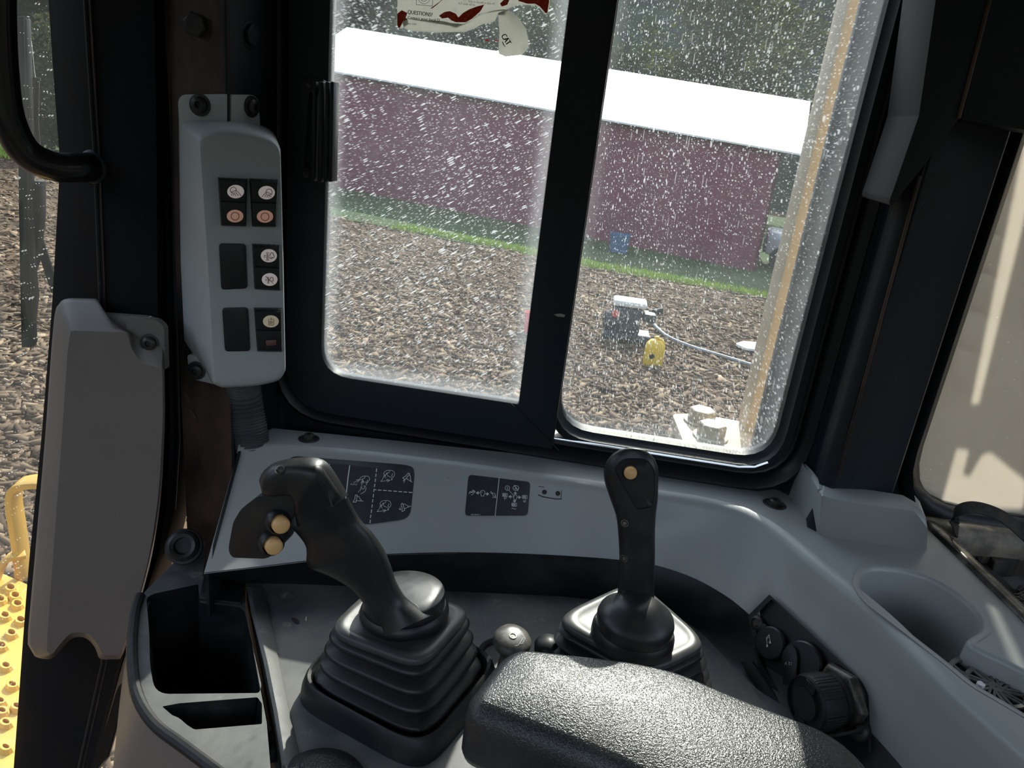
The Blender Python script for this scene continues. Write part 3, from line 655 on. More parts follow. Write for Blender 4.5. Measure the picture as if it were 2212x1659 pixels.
# ---------------- storage bin, left
sb = thing('storage_bin', (-.42, .62, .35), 'black plastic bin with deep well and card slot left of the levers', 'bin')
rim = UL(rp([(446, 1168, 4), (404, 1186, 20), (303, 1288, 18), (290, 1330, 20), (284, 1400, 20), (292, 1490, 20), (330, 1560, 20), (400, 1615, 20), (500, 1690, 10), (588, 1700, 2), (576, 1560, 2), (560, 1475, 2), (528, 1300, 2), (526, 1252, 2), (438, 1246, 4)], 8, 4), z=ZF)
h1 = UL(rp([(316, 1292, 8), (330, 1283, 8), (428, 1262, 3), (432, 1302, 3), (516, 1311, 4), (529, 1322, 4), (565, 1480, 6), (560, 1497, 6), (352, 1499, 14), (333, 1486, 14), (324, 1440, 20), (322, 1360, 20)], 6, 3), z=ZF)
h2 = UL(rp([(350, 1526, 3), (388, 1519, 3), (556, 1506, 3), (566, 1520, 3), (566, 1564, 3), (420, 1576, 4), (404, 1566, 3), (386, 1550, 8), (372, 1545, 3)], 3, 2), z=ZF)
m = MB(); m.poly([rim, h1, h2], (0, 0, -.006)); m.build('bin_rim', FLOORM, sb, smooth=0)
for h, dp, nm in ((h1, .20, 'bin_well'), (h2, .10, 'card_slot')):
    m = MB(); m.loft([h, [p + V((0, 0, -dp)) for p in inset(h, .012)]], True, False, True); m.build(nm, BLK, sb, smooth=40)
side = UL([(303, 1288), (291, 1330), (285, 1400), (293, 1490), (330, 1560), (400, 1615), (500, 1690)], z=ZF)
m = MB(); m.tube(crv(side, 4), .0065, 10); m.build('rim_roll', BLK, sb)
lowr = UL([(276, 1410), (268, 1440), (258, 1520), (244, 1660), (236, 1720), (300, 1830), (420, 1900)], z=.40)
m = MB(); m.thick([[p + V((0, 0, -.003)) for p in side], [p.lerp(q, .5) + V((0, 0, .0)) for p, q in zip(side, lowr)], lowr], (.01, .006, -.004)); sk = m.build('bin_skirt', GREYD, sb, smooth=60); sk['label'] = 'grey plastic skirt below the black rim'
m = MB(); m.slab(UL([(440, 1242), (530, 1262), (522, 1302), (430, 1292)], z=ZF + .004), (0, 0, -.03)); m.build('corner_block', BLK, sb, bevel=.002)
# open hose grommet by the bin
og = thing('hose_grommet', U(392, 1182, z=.62), 'empty black rubber grommet ring standing behind the storage bin', 'grommet')
gp = U(395, 1180, z=.628); ga = V((.25, -.75, .6))
m = MB(); m.lathe([(.019, -.006), (.021, -.003), (.021, .003), (.017, .006), (.012, .004), (.0115, -.012), (.013, -.012)], gp, ga, 28, True, False); m.build('ring', RUB, og, smooth=50)
m = MB(); m.lathe([(.0245, -.010), (.0255, -.008), (.0245, -.006), (.018, -.006), (.018, -.010), (.0245, -.010)], gp, ga, 28, False, False); m.build('flange', RUB, og, smooth=50)
m = MB(); m.lathe([(.0115, -.03), (.014, -.03), (.014, -.01)], gp, ga, 20); m.build('stem', RUB, og, smooth=50)

# ================================================================== LEVERS
def bil(c, u, v):   # c = 4 corners, (u,v) in [-1,1]
    a = c[0].lerp(c[1], (u + 1) / 2); b = c[3].lerp(c[2], (u + 1) / 2); return a.lerp(b, (v + 1) / 2)
def sup(t, e):
    c_, s_ = math.cos(t), math.sin(t); return math.copysign(abs(c_) ** e, c_), math.copysign(abs(s_) ** e, s_)
def squircle(c4, k, z=0, e=.42, n=48):
    return [bil(c4, *(q * k for q in sup(2 * math.pi * j / n, e))) + V((0, 0, z)) for j in range(n)]
def bellows(root, top_px, ztop, base_px, zbase, ribs, mats):
    T = UL(top_px, z=ztop); B = UL(base_px, z=zbase)
    rings = []
    for i in range(ribs):
        t0 = i / ribs; C = [b.lerp(a, t0) for a, b in zip(T, B)]; h = (ztop - zbase) / ribs
        for k, dz in ((.89, 0), (.92, .12), (1.01, .42), (1.035, .58), (1.01, .74), (.92, .92)):
            C2 = [b.lerp(a, t0 + dz / ribs) for a, b in zip(T, B)]
            rings.append(squircle(C2, k))
    m = MB(); m.loft(rings, True, False, True); m.build('bellows', mats, root, smooth=70)
    m = MB(); m.loft([squircle(T, .94, -.004), squircle(T, 1.0, .0), squircle(T, 1.0, .004), squircle(T, .97, .0075), squircle(T, .84, .009), squircle(T, .80, .0075), squircle(T, .5, .009), squircle(T, .3, .010)], True, False, True)
    m.build('bellows_top', DUSTR, root, smooth=60); return T, B
def silo(m, rings, n=28, cap0=True, cap1=True):
    """rings seen edge-on: (L px, R px, Y, depth ratio, exponent)"""
    out = []
    for Lp, Rp, y, dr, e in rings:
        a, b = U(*Lp, y=y), U(*Rp, y=y); c = (a + b) / 2; hw = (b - a) / 2
        vd = (c - CAM).normalized(); hd = (vd - vd.dot(hw.normalized()) * hw.normalized()).normalized()
        hd = hd * (dr if dr < .2 and dr > 0 and False else dr) * hw.length if dr > 0 else hd * -dr
        out.append([c + hw * q[0] + hd * q[1] for q in (sup(2 * math.pi * j / n, e) for j in range(n))])
    m.loft(out, True, cap0, cap1); return out
def smooth_rings(R, k=4):   # Catmull-Rom resample of silo ring specs
    flat = [V((r[0][0], r[0][1], r[1][0], r[1][1], r[2], r[3], r[4])) if False else list(r[0]) + list(r[1]) + [r[2], r[3], r[4]] for r in R]
    A = np.array(flat); out = []
    for i in range(len(A) - 1):
        p0 = A[i - 1] if i else A[0]; p1, p2 = A[i], A[i + 1]; p3 = A[i + 2] if i + 2 < len(A) else p2
        for j in range(k):
            t = j / k; q = .5 * (2 * p1 + (p2 - p0) * t + (2 * p0 - 5 * p1 + 4 * p2 - p3) * t * t + (3 * p1 - p0 - 3 * p2 + p3) * t ** 3); out.append(q)
    out.append(A[-1])
    return [((q[0], q[1]), (q[2], q[3]), q[4], q[5], q[6]) for q in out]
# ---------------- left lever
lv = thing('control_lever', (-.14, .72, ZF), 'black control lever bent left with two tan buttons on a side pod', 'lever', 'control levers on the console')
LT, LB = bellows(lv, [(700, 1372), (912, 1452), (1026, 1322), (806, 1272)], .682, [(652, 1486), (915, 1622), (1062, 1440), (800, 1330)], .612, 4, RUB)
FB = UL([(622, 1512), (915, 1676), (1094, 1455), (800, 1322)], z=.603)
m = MB(); m.loft([squircle(FB, 1.0, -.012, .34), squircle(FB, 1.0, .0, .34), squircle(FB, .985, .014, .34), squircle(FB, .955, .024, .34), squircle(FB, .93, .027, .34), squircle(FB, .90, .025, .36), squircle(FB, .875, .01, .36), squircle(FB, .87, -.012, .36)], True, False, True); m.build('base_frame', BLK, lv, smooth=50)
gc_ = U(873, 1278, z=.719); gax = V((-.10, .04, 1)).normalized()
m = MB()
m.lathe([(.050, -.031), (.0518, -.028), (.0512, -.021), (.048, -.017)], gc_, gax, 48); m.build('collar', RUB, lv, smooth=50)
m = MB(); m.lathe([(.045, -.020), (.0468, -.017), (.0474, -.004), (.0466, -.0008), (.0452, .0003), (.030, .0022), (.012, .005), (.004, .005)], gc_, gax, 48); m.build('grip_base', BLK2, lv, smooth=32)
m = MB(); yL = .715
grip = smooth_rings([((838, 1372), (930, 1330), .676, 1.0, .9), ((832, 1350), (898, 1312), .674, .95, .9), ((822, 1336), (876, 1297), .673, .95, .9), ((800, 1312), (863, 1281), .672, .9, .85), ((765, 1272), (849, 1252), .671, .8, .8), ((716, 1243), (840, 1222), .670, .62, .75), ((672, 1222), (824, 1186), .667, .5, .72), ((667, 1182), (800, 1150), .664, .5, .75), ((652, 1158), (772, 1120), .660, .5, .78), ((636, 1138), (748, 1076), .652, .5, .8)], 3)
silo(m, grip); m.build('grip', BLK2, lv, smooth=70)
m = MB(); headr = smooth_rings([((650, 1134), (745, 1074), .651, .6, .7), ((645, 1113), (717, 1027), .647, .58, .65), ((641, 1092), (694, 1001), .643, .6, .6), ((632, 1066), (655, 995), .640, .72, .6), ((608, 1066), (600, 1001), .637, .8, .65), ((583, 1070), (570, 1020), .635, .95, .8), ((566, 1066), (560, 1040), .635, 1.2, .9)], 3)
hr = silo(m, headr); hm = m; HT = bvh(hm); m.build('grip_head', BLK2, lv, smooth=60)
# thumb pad set into the head
def P_h(px, py):
    h = hit(HT, px, py)[0]; return h
tp = MB(); op = rp([(676, 1006, 6), (694, 1006, 8), (738, 1070, 6), (716, 1098, 6), (690, 1050, 12)], 6, 3); cxp = (sum(p[0] for p in op) / len(op), sum(p[1] for p in op) / len(op)); rings = []
for k, of in ((1, 0), (.97, .0012), (.6, .0014), (.2, .0014)):
    rr = []
    for p in op:
        h = P_h(cxp[0] + (p[0] - cxp[0]) * k, cxp[1] + (p[1] - cxp[1]) * k)
        if h is None: h = U(p[0], p[1], y=.63)
        rr.append(h + (CAM - h).normalized() * of)
    rings.append(rr)
tp.loft(rings, True, False, True); tp.build('thumb_pad', BLK, lv, smooth=60)
h = P_h(605, 1016); m = MB(); m.lathe([(.0052, -.001), (.0052, .0012), (.004, .0014), (.003, -.0005), (.0003, -.0005)], h, (CAM - h).normalized() + V((-.5, 0, .8)), 16); m.build('screw', CHROME, lv)
# side pod with the two buttons
pod = MB(); po = rp([(556, 1072, 6), (520, 1100, 8), (503, 1128, 8), (492, 1188, 12), (500, 1205, 8), (580, 1208, 16), (600, 1186, 10), (606, 1160, 6), (622, 1132, 10), (640, 1104, 4), (640, 1066, 4), (600, 1064, 4)], 6, 4)
pod.slab(UL(po, y=.632), (.004, .034, 0)); pod_o = pod.build('button_pod', BLK2, lv, bevel=.005, seg=3)
for i, c in enumerate(((605, 1129), (590, 1175))):
    p = U(c[0] - 2, c[1], y=.627); ax = V((.62, -.72, .12)).normalized()
    m = MB(); m.lathe([(.0125, -.008), (.0125, .002), (.0108, .004), (.0103, .003), (.01, -.004)], p, ax, 28); m.build('button_collar', RUB, pod_o, smooth=50)
    m = MB(); m.lathe([(.0088, -.006), (.0088, .008), (.0078, .0102), (.0045, .0114), (.0003, .0117)], p, ax, 28); m.build('button', TAN, pod_o, smooth=60)

# ---------------- right lever
rv = thing('control_lever', (.13, .78, ZF), 'upright black control lever with one tan button near its top', 'lever', 'control levers on the console')
bellows(rv, [(1186, 1345), (1405, 1462), (1534, 1402), (1372, 1258)], .668, [(1150, 1430), (1390, 1590), (1560, 1500), (1400, 1330)], .606, 4, RUB)
gc2 = U(1374, 1332, z=.712)
m = MB(); m.lathe([(.048, -.032), (.0495, -.028), (.049, -.019), (.046, -.014)], gc2, (0, 0, 1), 48); m.build('collar', RUB, rv, smooth=50)
m = MB(); m.lathe([(.044, -.020), (.0458, -.016), (.0458, -.003), (.044, .003), (.037, .009), (.028, .016), (.02, .022), (.004, .023)], gc2, (0, 0, 1), 48); m.build('grip_base', BLK2, rv, smooth=70)
m = MB(); yr = .775
rg = smooth_rings([((1330, 1330), (1416, 1318), yr, .75, .85), ((1333, 1290), (1413, 1284), yr, .7, .8), ((1336, 1255), (1414, 1252), yr, .7, .75), ((1338, 1205), (1415, 1203), yr, .7, .75), ((1335, 1150), (1415, 1150), yr, .72, .75), ((1330, 1112), (1417, 1112), yr + .002, .68, .75), ((1316, 1072), (1421, 1078), yr + .004, .55, .72), ((1306, 1040), (1422, 1046), yr + .006, .5, .72), ((1305, 1012), (1422, 1016), yr + .007, .46, .75), ((1318, 986), (1414, 992), yr + .008, .44, .85), ((1340, 971), (1396, 974), yr + .008, .5, 1.0), ((1362, 967), (1376, 968), yr + .008, .8, 1.0)], 3)
silo(m, rg, 32); RT = bvh(m); m.build('grip', BLK2, rv, smooth=70)
def P_r(px, py): return hit(RT, px, py)[0]
op = rp([(1326, 1012, 8), (1345, 990, 12), (1398, 990, 16), (1414, 1016, 8), (1416, 1060, 8), (1410, 1096, 8), (1376, 1102, 10), (1352, 1060, 16)], 8, 4); c0 = (1378, 1040); rings = []
for k, of in ((1, 0), (.98, .0012), (.95, .0002), (.6, .0002), (.2, .0002)):
    rr = []
    for p in op:
        h = P_r(c0[0] + (p[0] - c0[0]) * k, c0[1] + (p[1] - c0[1]) * k); rr.append(h + (CAM - h).normalized() * (of + .0006))
    rings.append(rr)
m = MB(); m.loft(rings, True, False, True); m.build('face_plate', BLK, rv, smooth=50)
p = P_r(1362, 1019); ax = (V((-.05, -1, .15))).normalized()
m = MB(); m.lathe([(.0095, -.003), (.0095, .002), (.0085, .003), (.008, 0)], p, ax, 24); m.build('button_collar', RUB, rv, smooth=50)
m = MB(); m.lathe([(.0074, -.003), (.0074, .006), (.0062, .009), (.0035, .0104), (.0003, .0107)], p, ax, 24); m.build('button', TAN, rv, smooth=60)
for c in ((1350, 1130), (1348, 1206), (1346, 1282)):
    h, n = hit(RT, *c); m = MB(); m.lathe([(.0046, -.001), (.0046, .0008), (.0036, .0008), (.0034, -.001)], h, n, 16); m.lathe([(.0028, .0), (.0024, .0012), (.0005, .0014)], h, n, 12); m.build('screw', CHROME, rv, smooth=40)

# ---------------- keyed knob between the levers, and the one half hidden behind the armrest
kc = U(1107, 1382, z=.652)
kn = thing('latch_knob', (kc.x, kc.y, ZF), 'small black mushroom knob with key slot between the two levers', 'knob')
m = MB(); m.lathe([(.010, -.05), (.010, -.012), (.019, -.011), (.0235, -.006), (.0238, 0), (.021, .0045), (.012, .007), (.0003, .0078)], kc, (.1, -.12, 1), 32); KT = bvh(m); m.build('knob_head', mk('dusty worn knob', (.07, .068, .062), .4, c2=(.18, .17, .15), ns=40), kn, smooth=60)
h, n = hit(KT, 1108, 1374); m = MB(); m.lathe([(.0045, .0), (.0045, .0008), (.0035, .0008), (.0032, -.001), (.0002, -.001)], h, n, 16); m.build('key_slot', CHROME, kn)
pm = MB(); print_on(pm, lambda x, y: hit(KT, x, y)[0], [dict(w=.9, p=[(1126, 1370), (1133, 1376), (1120, 1393), (1113, 1395)]), dict(w=.9, p=[(1129, 1378), (1135, 1378), (1128, 1390), (1122, 1390), (1129, 1378)])], off=.0008); tag(pm.build('lettering', PRINT, kn, smooth=0), kind='stuff')
m = MB(); m.lathe([(.034, .0005), (.034, .004), (.031, .006), (.027, .004), (.025, -.003), (.012, -.004)], U(1088, 1420, z=ZF), (0, 0, 1), 36); m.build('knob_socket', BLK, kn, smooth=50)
k2 = U(1185, 1392, z=.63)
m = MB(); m.lathe([(.011, -.03), (.011, -.012), (.017, -.010), (.018, 0), (.013, .006), (.0003, .008)], k2, (0, 0, 1), 28); tag(m.build('stop_knob', RUB, smooth=60), 'rounded black knob half hidden behind the right lever boot', 'knob')
# rounded rubber pad at the lower edge
rb = U(690, 1702, z=.60); m = MB(); m.lathe([(.05, -.03), (.05, -.004), (.045, .005), (.03, .010), (.0005, .011)], rb, (0, 0, 1), 36); tag(m.build('rubber_pad', LEATH, smooth=60), 'domed black rubber pad at the near end below the left boot', 'pad')

# ---------------- armrest
ZA = .768
ar = thing('armrest', (.13, .54, ZF), 'black grained leather armrest in front of the right lever', 'armrest')
top = UL(rp([(985, 1538, 60), (1096, 1396, 56), (1430, 1434, 120), (1600, 1508, 60), (1800, 1582, 70), (1896, 1670, 70), (1915, 1780, 60), (1800, 1870, 60), (1520, 1790, 60), (1330, 1672, 90)], 20, 7), z=ZA - .014)
rings = []
for d, z in ((.014, -.062), (.003, -.056), (.0, -.048), (.0, -.014), (.0015, -.006), (.005, .001), (.010, .0055), (.014, .008), (.0155, .0084)):
    rings.append([p + V((0, 0, z)) for p in inset(top, d)])
m = MB(); m.loft(rings, True, True, False)
cap = rings[-1]; cb = [p.to_2d() for p in cap]
def inside(q):
    c_ = False
    for i in range(len(cb)):
        a, b = cb[i - 1], cb[i]
        if (a.y > q.y) != (b.y > q.y) and q.x < (b.x - a.x) * (q.y - a.y) / (b.y - a.y) + a.x: c_ = not c_
    return c_
def dist(q):
    return min((q - (cb[i - 1] + (cb[i] - cb[i - 1]) * max(0, min(1, (q - cb[i - 1]).dot(cb[i] - cb[i - 1]) / max(1e-12, (cb[i] - cb[i - 1]).length_squared))))).length for i in range(len(cb)))
pts = [V((x, y)) for x in np.arange(min(p.x for p in cb), max(p.x for p in cb), .008) for y in np.arange(min(p.y for p in cb), max(p.y for p in cb), .008)]
pts = [p for p in pts if inside(p) and dist(p) > .004]
nb_ = len(cb); r_ = delaunay_2d_cdt(cb + pts, [], [list(range(nb_))], 1, 1e-6)
m.add([V((p.x, p.y, cap[0].z + (.007 * (1 - math.exp(-dist(p) / .03)) if dist(p) > 1e-4 else 0))) for p in r_[0]], [tuple(f) for f in r_[2]])
m.build('pad', LEATH, ar, smooth=60)
m = MB(); m.box((.17, .50, .652), (.03, .004, 0), (-.004, .02, 0), (0, 0, .054)); m.build('support', BLK, ar, bevel=.004)

# ---------------- power socket panel set in the right face
sp_ = thing('socket_panel', hit(CT, 1700, 1400)[0] + V((0, 0, -.05)), 'black socket panel with capped outlets set into the curved console face', 'socket panel')
_h = [hit(CT, *c)[0] for c in ((1662, 1290), (1760, 1385), (1855, 1475), (1640, 1335), (1720, 1410), (1785, 1465))]
_c = sum(_h, V()) / len(_h); _M = np.array([list(p - _c) for p in _h]); pn_ = V(np.linalg.svd(_M)[2][2]); pn_ = pn_ if pn_.dot(CAM - _c) > 0 else -pn_
PL = (_c + pn_ * (max((p - _c).dot(pn_) for p in _h) - .009), pn_)
def S(px, py, o=0): return U(px, py, pl=(PL[0] + pn_ * o, pn_))
def socket():
    out = rp([(1662, 1284, 3), (1862, 1472, 10), (1876, 1500, 10), (1884, 1660, 3), (1760, 1640, 3), (1706, 1550, 3), (1640, 1450, 10), (1616, 1330, 4)], 4, 3)
    inn = rp([(1666, 1294, 3), (1858, 1476, 8), (1870, 1502, 8), (1878, 1650, 3), (1770, 1630, 3), (1712, 1540, 3), (1640, 1425, 10), (1630, 1332, 4)], 4, 3)
    m = MB(); m.loft([[S(*p, .012) for p in out], [S(*p, .016) for p in out], [S(*p, .016) for p in inn], [S(*p, .008) for p in inn], [S(1745 + (p[0] - 1745) * .3, 1470 + (p[1] - 1470) * .3, .008) for p in inn]], True, False, True)
    m.build('panel_plate', BLK, sp_, smooth=20)
    m = MB(); m.slab([S(*p, .016) for p in rp([(1604, 1430), (1628, 1428), (1712, 1552), (1740, 1610), (1700, 1590)], 3, 2)], pn_ * .006); m.build('trim_bevel', BLK, sp_, bevel=.002)
    # capped audio jack
    m = MB(); m.lathe([(.0095, 0), (.0095, .004), (.006, .006), (.0055, .003), (.0003, .003)], S(1636, 1346, .014), pn_, 22); m.build('screw', DKBOLT, sp_, smooth=40)
    ct = S(1668, 1390, .012)
    m = MB(); m.lathe([(.021, 0), (.021, .006), (.019, .008), (.0003, .009)], ct, pn_, 36); ST = bvh(m); cap = m.build('jack_cap', BLK, sp_, smooth=40)
    m = MB(); m.slab([S(*p, .015) for p in rp([(1632, 1352), (1656, 1346), (1664, 1362), (1646, 1376)], 6, 3)], pn_ * .004); m.build('cap_strap', BLK, cap, bevel=.001)
    pm = MB(); print_on(pm, lambda x, y: S(x, y, .0222), [dict(w=1.2, p=[(1658, 1397), (1655.5, 1378), (1661.5, 1371), (1664, 1388)]), dict(w=1.0, p=[(1655.7, 1381), (1661.9, 1375)]), dict(w=4, p=[(1656.8, 1393.5), (1657.2, 1396.5)]), dict(w=4, p=[(1663, 1386), (1663.4, 1389)])]); tag(pm.build('lettering', PRINT, cap, smooth=0), kind='stuff')
    # 12 V outlet flap
    m = MB(); m.lathe([(.026, 0), (.026, .008), (.024, .010), (.0003, .010)], S(1738, 1432, .012), pn_, 36); m.build('outlet_ring', BLK, sp_, smooth=40)
    m = MB(); m.slab([S(*p, .022) for p in rp([(1694, 1412, 8), (1706, 1392, 16), (1722, 1396, 16), (1728, 1420, 8), (1724, 1475, 4), (1696, 1480, 4)], 8, 3)], pn_ * .006); fl_ = m.build('outlet_flap', BLK, sp_, bevel=.0015); fl_['label'] = 'flap marked 12 V upside down'
    pm = MB(); text_on(pm, lambda x, y: S(x, y, .0288), '12 V', 1712, 1430.5, 9.5, 184, .95); tag(pm.build('lettering', PRINT, fl_, smooth=0), kind='stuff')
    # large connector with knurled cap and hex nut
    c = S(1822, 1508, .010); q = S(1800, 1522, .03); ax = (U(1738, 1520, d=(c - CAM).length - .035) - c).normalized()
    L = (U(1738, 1520, d=(c - CAM).length - .035) - c).length
    m = MB(); m.lathe([(.040, 0), (.040, .008), (.036, .012)], c, ax, 6); m.build('hex_nut', mk('worn hex nut', (.055, .05, .045), .35, .3, c2=(.2, .17, .13), ns=40), sp_, bevel=.002)
    m = MB(); m.lathe([(.030, .010), (.031, .018), (.028, .020), (.028, L - .034)], c, ax, 40); m.build('connector_barrel', BLK, sp_, smooth=50)
    def knurl(t, hh):
        k = (t * 6 / math.pi) % 3; return 1 + (.022 * (1 if math.sin(t * 46) > 0 else 0) if k < 2 else 0)
    m = MB(); m.lathe([(.028, L - .036), (.0315, L - .033), (.0315, L - .008), (.0305, L - .004)], c, ax, 184, True, True, lambda t, hh: knurl(t, hh) if L - .035 < hh < L - .005 else 1); kcap = m.build('knurled_cap', BLK, sp_, smooth=25)
    m = MB(); m.lathe([(.0308, L - .005), (.0308, L), (.029, L), (.0285, L - .003), (.019, L - .003), (.0185, L + .001), (.0003, L + .001)], c, ax, 48); m.build('cap_face', BLK, kcap, smooth=30)
    for sg in (1, -1):
        u = ax.orthogonal().normalized(); b = ax.cross(u); dd = (V((0, 0, 1)) - ax * ax.z).normalized(); m = MB(); m.box(c + ax * (L - .001) + dd * .024 * sg, dd * .005, dd.cross(ax) * .008, ax * .002); m.build('cap_notch', BLK, kcap, bevel=.0008)
    fc = c + ax * (L + .0016); uu = (V((0, 0, 1)) - ax * ax.z).normalized(); ru = -ax.cross(uu).normalized()
    vs_, fs_ = text_mesh('OCK9'); 
    vs_, fs_ = text_mesh('OPEN\nLOCK') if False else (vs_, fs_)
    # small cap with strap, lower right
    m = MB(); m.lathe([(.014, 0), (.014, .006), (.011, .009), (.0003, .010)], S(1856, 1575, .012), pn_, 28); m.build('small_cap', RUB, sp_, smooth=50)
    m = MB(); m.ribbon(crv([S(1868, 1572, .018), S(1850, 1580, .03), S(1810, 1588, .035), S(1760, 1592, .03)], 5), pn_, .012, .003); m.build('cap_tether', RUB, sp_, smooth=50)
socket()

# ================================================================== SWITCH PANEL
nf = V((.42, -.905, .04)).normalized(); fp0 = U(432, 300, y=.868)
def FP(px, py, o=0): return U(px, py, pl=(fp0 + nf * o, nf))
swp = thing('switch_panel', FP(500, 830), 'grey switch housing with four rocker switches bolted beside the sliding window', 'switch panel')
fo = rp([(428, 296, 10), (470, 276, 30), (545, 284, 30), (594, 300, 20), (607, 322, 10), (613, 560, 0), (618, 800, 6), (606, 822, 14), (560, 834, 30), (480, 838, 8), (462, 828, 5), (458, 770, 0), (456, 735, 0), (446, 560, 0)], 8, 4)
bo_map = {}
def back_pt(p):
    # outline on the posts behind: shifted outwards, tapering at the lower left
    x, y = p; t = (y - 280) / 550
    left = x < 300 + 200
    if x < 520:
        bx = 386 + 8 * t if y < 738 else 394 + (y - 738) / 90 * 60
        f = max(0, min(1, (520 - x) / 70)); bx = x + (bx - x) * f
    else: bx = x - 8
    by = y - 22 if y < 330 else (y if y < 780 else y - 4)
    return bx, by
def backp(px, py):
    q = U(px, py, y=.94)
    return onret(px, py) if px > 489 else q
fr = [FP(*p) for p in fo]
bk = [backp(*back_pt(p)) for p in fo]
cf = sum(fr, V()) / len(fr)
rings = [bk, [b.lerp(f, .5) for b, f in zip(bk, fr)], [b.lerp(f, .9) for b, f in zip(bk, fr)], [f.lerp(cf, .012) - nf * .0015 for f in fr], [f.lerp(cf, .03) + nf * .001 for f in fr], [f.lerp(cf, .08) + nf * .0014 for f in fr]]
m = MB(); m.loft(rings, True, True, True); HB = bvh(m); m.build('housing', GREYH, swp, smooth=50)
# mounting ears
m = MB(); m.slab([U(*p, y=.932) for p in rp([(384, 216, 10), (394, 204, 10), (490, 203, 2), (490, 275, 2), (388, 290, 2)], 4, 3)], (0, .008, 0)); m.build('mounting_ear', GREYH, swp, bevel=.001)
nret = V((1.058 - .938, -(xD - xB), 0)).normalized()
m = MB(); m.slab([onret(*p) + nret * .007 for p in rp([(490, 203, 2), (540, 204, 8), (550, 216, 8), (553, 272, 2), (490, 275, 2)], 4, 3)], -nret * .008); m.build('mounting_ear', GREYH, swp, bevel=.001)
m = MB(); m.slab([U(*p, y=.932) for p in rp([(404, 765, 8), (408, 808, 12), (420, 820, 6), (470, 832, 2), (470, 780, 2)], 4, 3)], (0, .008, 0)); m.build('mounting_ear', GREYH, swp, bevel=.001)
for c, n_ in ((U(433, 227, y=.932), V((.1, -1, .05))), (onret(533, 229) + nret * .007, nret), (U(425, 800, y=.932), V((.1, -1, .05)))):
    m = MB(); m.bolt(c, n_, .0135); m.build('bolt', DKBOLT, swp, smooth=40)
def rocker(q, pressed_low=True):
    """q: four pixel corners TL TR BR BL on the housing face"""
    TL, TR, BR, BL = [FP(*p, .0012) for p in q]; rows = []
    prof = [(0, -.001, .0), (.0, .010, .004), (.05, .0135, .03), (.10, .0135, .035), (.46, .0095, .035), (.48, .0083, .035), (.50, .0095, .035), (.88, .0105, .035), (.95, .0095, .03), (1.0, .005, .02), (1.0, -.001, 0)]
    for t, hgt, ins in prof:
        a, b = TL.lerp(BL, t), TR.lerp(BR, t); d = b - a
        rows.append([a - nf * .001, a + d * .02 + nf * hgt * .55, a + d * (.05 + ins * .5) + nf * hgt, a + d * .5 + nf * (hgt + .0004), b - d * (.03 + ins * .5) + nf * hgt, b - d * .01 + nf * hgt * .55, b - nf * .001])
    m = MB(); m.loft(rows, True, True, True); t_ = bvh(m); return m.build('rocker_switch', BLK, swp, smooth=35), t_
def lens(par, t_, c, rx, ry, mat, lines, w=1.3, n=24, colr=INK):
    def P(x, y):
        h = hit(t_, x, y)[0]; return h
    rings = []
    for k, o in ((1.03, .0), (1, .0009), (.7, .0011), (.3, .0011), (.02, .0011)):
        rr = []
        for p in ell(*c, rx * k, ry * k, n)[:-1]:
            h = P(*p); h = h if h else FP(*p, .011); rr.append(h + nf * o)
        rings.append(rr)
    m = MB(); m.loft(rings, True, False, True); l = m.build('lens', mat, par, smooth=60)
    if lines:
        pm = MB(); print_on(pm, lambda x, y: (P(x, y) or FP(x, y, .011)) + nf * .0013, lines, w, off=.0004); tag(pm.build('symbol_print', colr, par, smooth=0), kind='stuff')
K8 = 200 / 790
def z8(*p): return s(440, 360, K8, p)
def sz(c): return z8(c)[0]
R1, t1 = rocker([(470, 383), (534, 386), (532, 488), (477, 486)])
lens(R1, t1, sz((273, 213)), 17.8, 14.2, LENS, [z8(*ell(253, 200, 26, 26, 16, 60, 400)), z8((232, 218), (280, 200)), z8((235, 232), (240, 245)), z8((250, 232), (256, 246)), z8((263, 230), (275, 248)), z8((275, 222), (298, 248)), z8((288, 208), (320, 248))], 1.2)
lens(R1, t1, sz((268, 422)), 17.5, 13.4, LENSO, [z8(*ell(268, 422, 34, 33))], 1.3)
R2, t2 = rocker([(538, 385), (602, 388), (597, 489), (544, 488)])
lens(R2, t2, sz((537, 222)), 17.5, 14.2, LENS, [z8(*ell(558, 216, 26, 26, 16, -220, 120)), z8((535, 215), (582, 235)), z8((528, 222), (497, 256)), z8((537, 232), (520, 258)), z8((550, 238), (540, 260)), z8((563, 244), (557, 262)), z8((575, 248), (572, 260))], 1.2)
lens(R2, t2, sz((523, 425)), 17.2, 13.2, LENSO, [z8(*ell(523, 426, 34, 33))], 1.3)
R3_, t3 = rocker([(544, 526), (605, 529), (607, 626), (549, 623)])
dpf = [[(533, 735), (555, 735)], [(540, 745), (540, 788)], [(549, 745), (549, 788)], [(533, 795), (555, 795)], [(515, 758), (527, 758)], [(515, 770), (527, 770)], [(560, 756), (570, 752)], [(558, 770), (566, 774)]] 
cl = ell(582, 745, 14, 12, 8, 150, 400) ; cl2 = ell(590, 765, 12, 12, 8, -60, 160); cl3 = ell(574, 775, 10, 8, 8, -20, 200)
lens(R3_, t3, sz((556, 760)), 17, 14, LENS, [z8(*l) for l in dpf] + [z8(*cl), z8(*cl2), z8(*cl3)], 1.3)
sh = lambda l, dx, dy, k=.8: [((x - 556) * k + 556 + dx, (y - 762) * k + 762 + dy) for x, y in l]
lens(R3_, t3, sz((563, 963)), 16.6, 13.4, LENS, [z8(*sh(l, 4, 202)) for l in dpf] + [z8(*sh(cl, 4, 202)), z8(*sh(cl2, 4, 202)), z8((528, 934), (594, 996))], 1.2)
